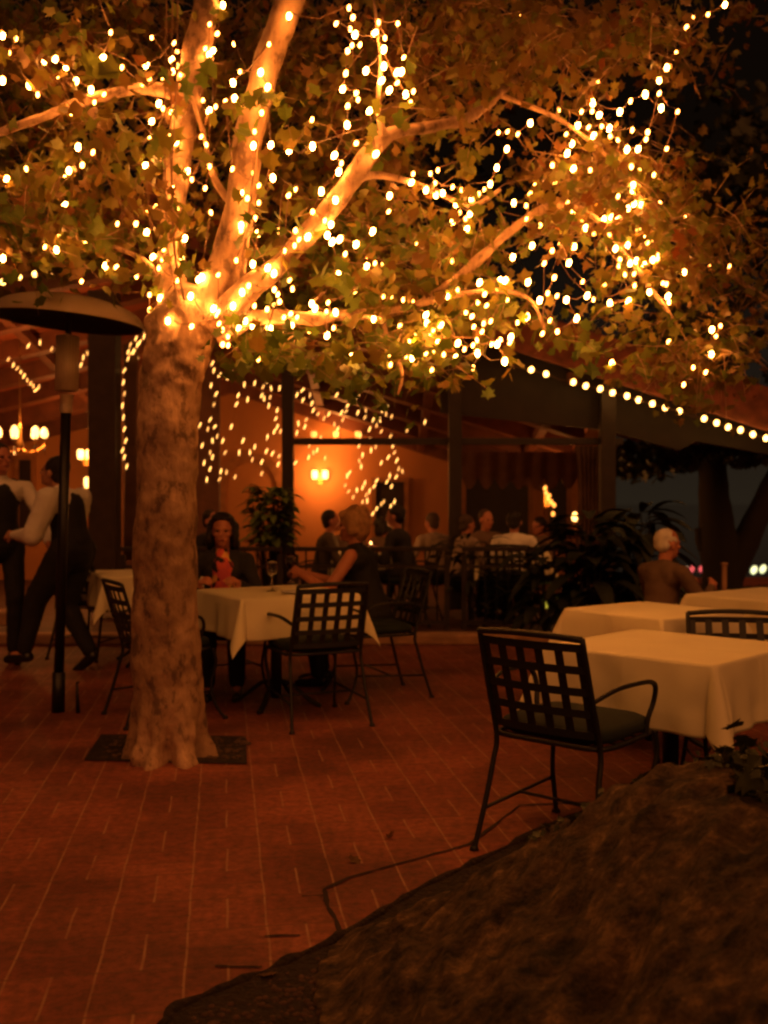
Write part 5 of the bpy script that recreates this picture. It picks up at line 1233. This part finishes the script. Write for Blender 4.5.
# creeping plants over the rock's top right
lv = []
def onrock(x, y):
    h, yr = rid(x - .10 * (2.6 - y)); s = max(0, 1 - ((y - yr) / .28) ** 2) if y > yr else max(0, 1 - .55 * ((yr - y) / 2) ** 1.2); return h * s
for i in range(1500):
    x = random.uniform(.82, 1.5); y = random.gauss(2.40, .28)
    if x < .95 and y < 2.3: continue
    lv.append((Vector((x, y, onrock(x, y) + abs(random.gauss(.02, .035)))), .045 * random.uniform(.5, 1.5), random.uniform(.1, .4), .5))
for i in range(260):
    x = random.uniform(.40, .95); h, yr = rid(x); y = yr + random.uniform(-.02, .14)
    lv.append((Vector((x, y, onrock(x, y) + abs(random.gauss(0, .014)))), .019 * random.uniform(.6, 1.6), random.uniform(.1, .4), .6))
M['creeper'] = mat('creeper_leaf', (.055, .062, .020), .6, var=.5, scale=20)
gc = leaf_mesh('ground_cover', lv, M['creeper'], None); tag(gc, 'small creeping leaves growing over the top right of the boulder', 'ground cover', kind='stuff')
# fallen leaves
for (px_, py_, lab) in ((390, 838, 'fallen orange leaf on the paving left of the nearest chair'), (354, 862, 'small fallen leaf on the paving near the crack, below the orange one'), (268, 978, 'tiny reddish leaf lying on the dark soil edge at the bottom')):
    q = at_z(px_, py_); o = leaf_mesh('fallen_leaf', [(Vector((0, 0, .012)), .055, .78, .1)], M['leaf'], None); o.location = q; tag(o, lab, 'leaf')
# soil crumbs
b = MB()
for i in range(260):
    t = random.random(); a = be[0].lerp(be[3], t); q = a + Vector((random.uniform(0, .22), -random.uniform(.02, .25), .006)); r = random.uniform(.003, .012)
    ellip(b, q, (r, r * .8, r * .6), seg=6)
o = b.build('pebbles', mat('pebble', (.10, .05, .03), .9, var=.5, scale=30)); o['kind'] = 'stuff'; o['label'] = 'crumbs of soil and small pebbles along the dark bed edge'; o['category'] = 'pebbles'
# moss and roots in the tree pit
b = MB()
for i in range(220):
    q = Vector((random.uniform(tp[0].x + .05, tp[1].x - .05), random.uniform(tp[0].y + .02, tp[2].y - .02), .008)); r = random.uniform(.005, .02); ellip(b, q, (r, r, r * .5), seg=6)
o = b.build('pit_gravel', mat('pit_grit', (.09, .05, .03), .9, var=.5, scale=30)); o['kind'] = 'stuff'; o['label'] = 'gritty soil in the square pit round the trunk'; o['category'] = 'gravel'

# ------------------------------------------------------------------ sky and camera
w = bpy.data.worlds.new('World'); sc.world = w; w.use_nodes = True; nt = w.node_tree; N = nt.nodes; L = nt.links
bg = N['Background']; tc = N.new('ShaderNodeTexCoord'); sp = N.new('ShaderNodeSeparateXYZ'); L.new(tc.outputs['Generated'], sp.inputs[0])
r = N.new('ShaderNodeValToRGB'); e = r.color_ramp.elements; e[0].position = 0.0; e[0].color = (.018, .0125, .0072, 1); e[1].position = .30; e[1].color = (.0035, .0018, .0009, 1)
q = e.new(.10); q.color = (.012, .0080, .0052, 1)
L.new(sp.outputs[2], r.inputs['Fac']); L.new(r.outputs[0], bg.inputs['Color']); bg.inputs['Strength'].default_value = 1.0
sl = bpy.data.lights.new('offscreen_fill', 'SUN'); so = bpy.data.objects.new('offscreen_fill', sl); C.objects.link(so); sl.energy = 1.15; sl.color = (1, .31, .075); sl.angle = R(70)  # warm wide fill added behind the camera, standing in for lamps out of frame
so.rotation_euler = (R(42), 0, R(12))
cd = bpy.data.cameras.new('camera'); cam = bpy.data.objects.new('camera', cd); C.objects.link(cam); sc.camera = cam
cam.location = (0, 0, CAMH); cam.rotation_euler = (math.pi / 2 - PITCH, 0, 0)
cd.sensor_fit = 'VERTICAL'; cd.sensor_height = 36; cd.lens = 36 * F / 1024; cd.clip_end = 8000; cd.clip_start = .05
cd.dof.use_dof = True; cd.dof.focus_distance = 3.4; cd.dof.aperture_fstop = 2.8
sc.view_settings.view_transform = 'Standard'; sc.view_settings.look = 'None'; sc.view_settings.exposure = 0; sc.view_settings.gamma = 1
sc.view_settings.use_curve_mapping = False
cy = sc.cycles; cy.use_denoising = True; cy.max_bounces = 6; cy.diffuse_bounces = 3; cy.glossy_bounces = 3; cy.transmission_bounces = 5; cy.sample_clamp_indirect = 3; cy.caustics_reflective = False; cy.caustics_refractive = False
cy.pixel_filter_type = 'BLACKMAN_HARRIS'; cy.filter_width = 2.4
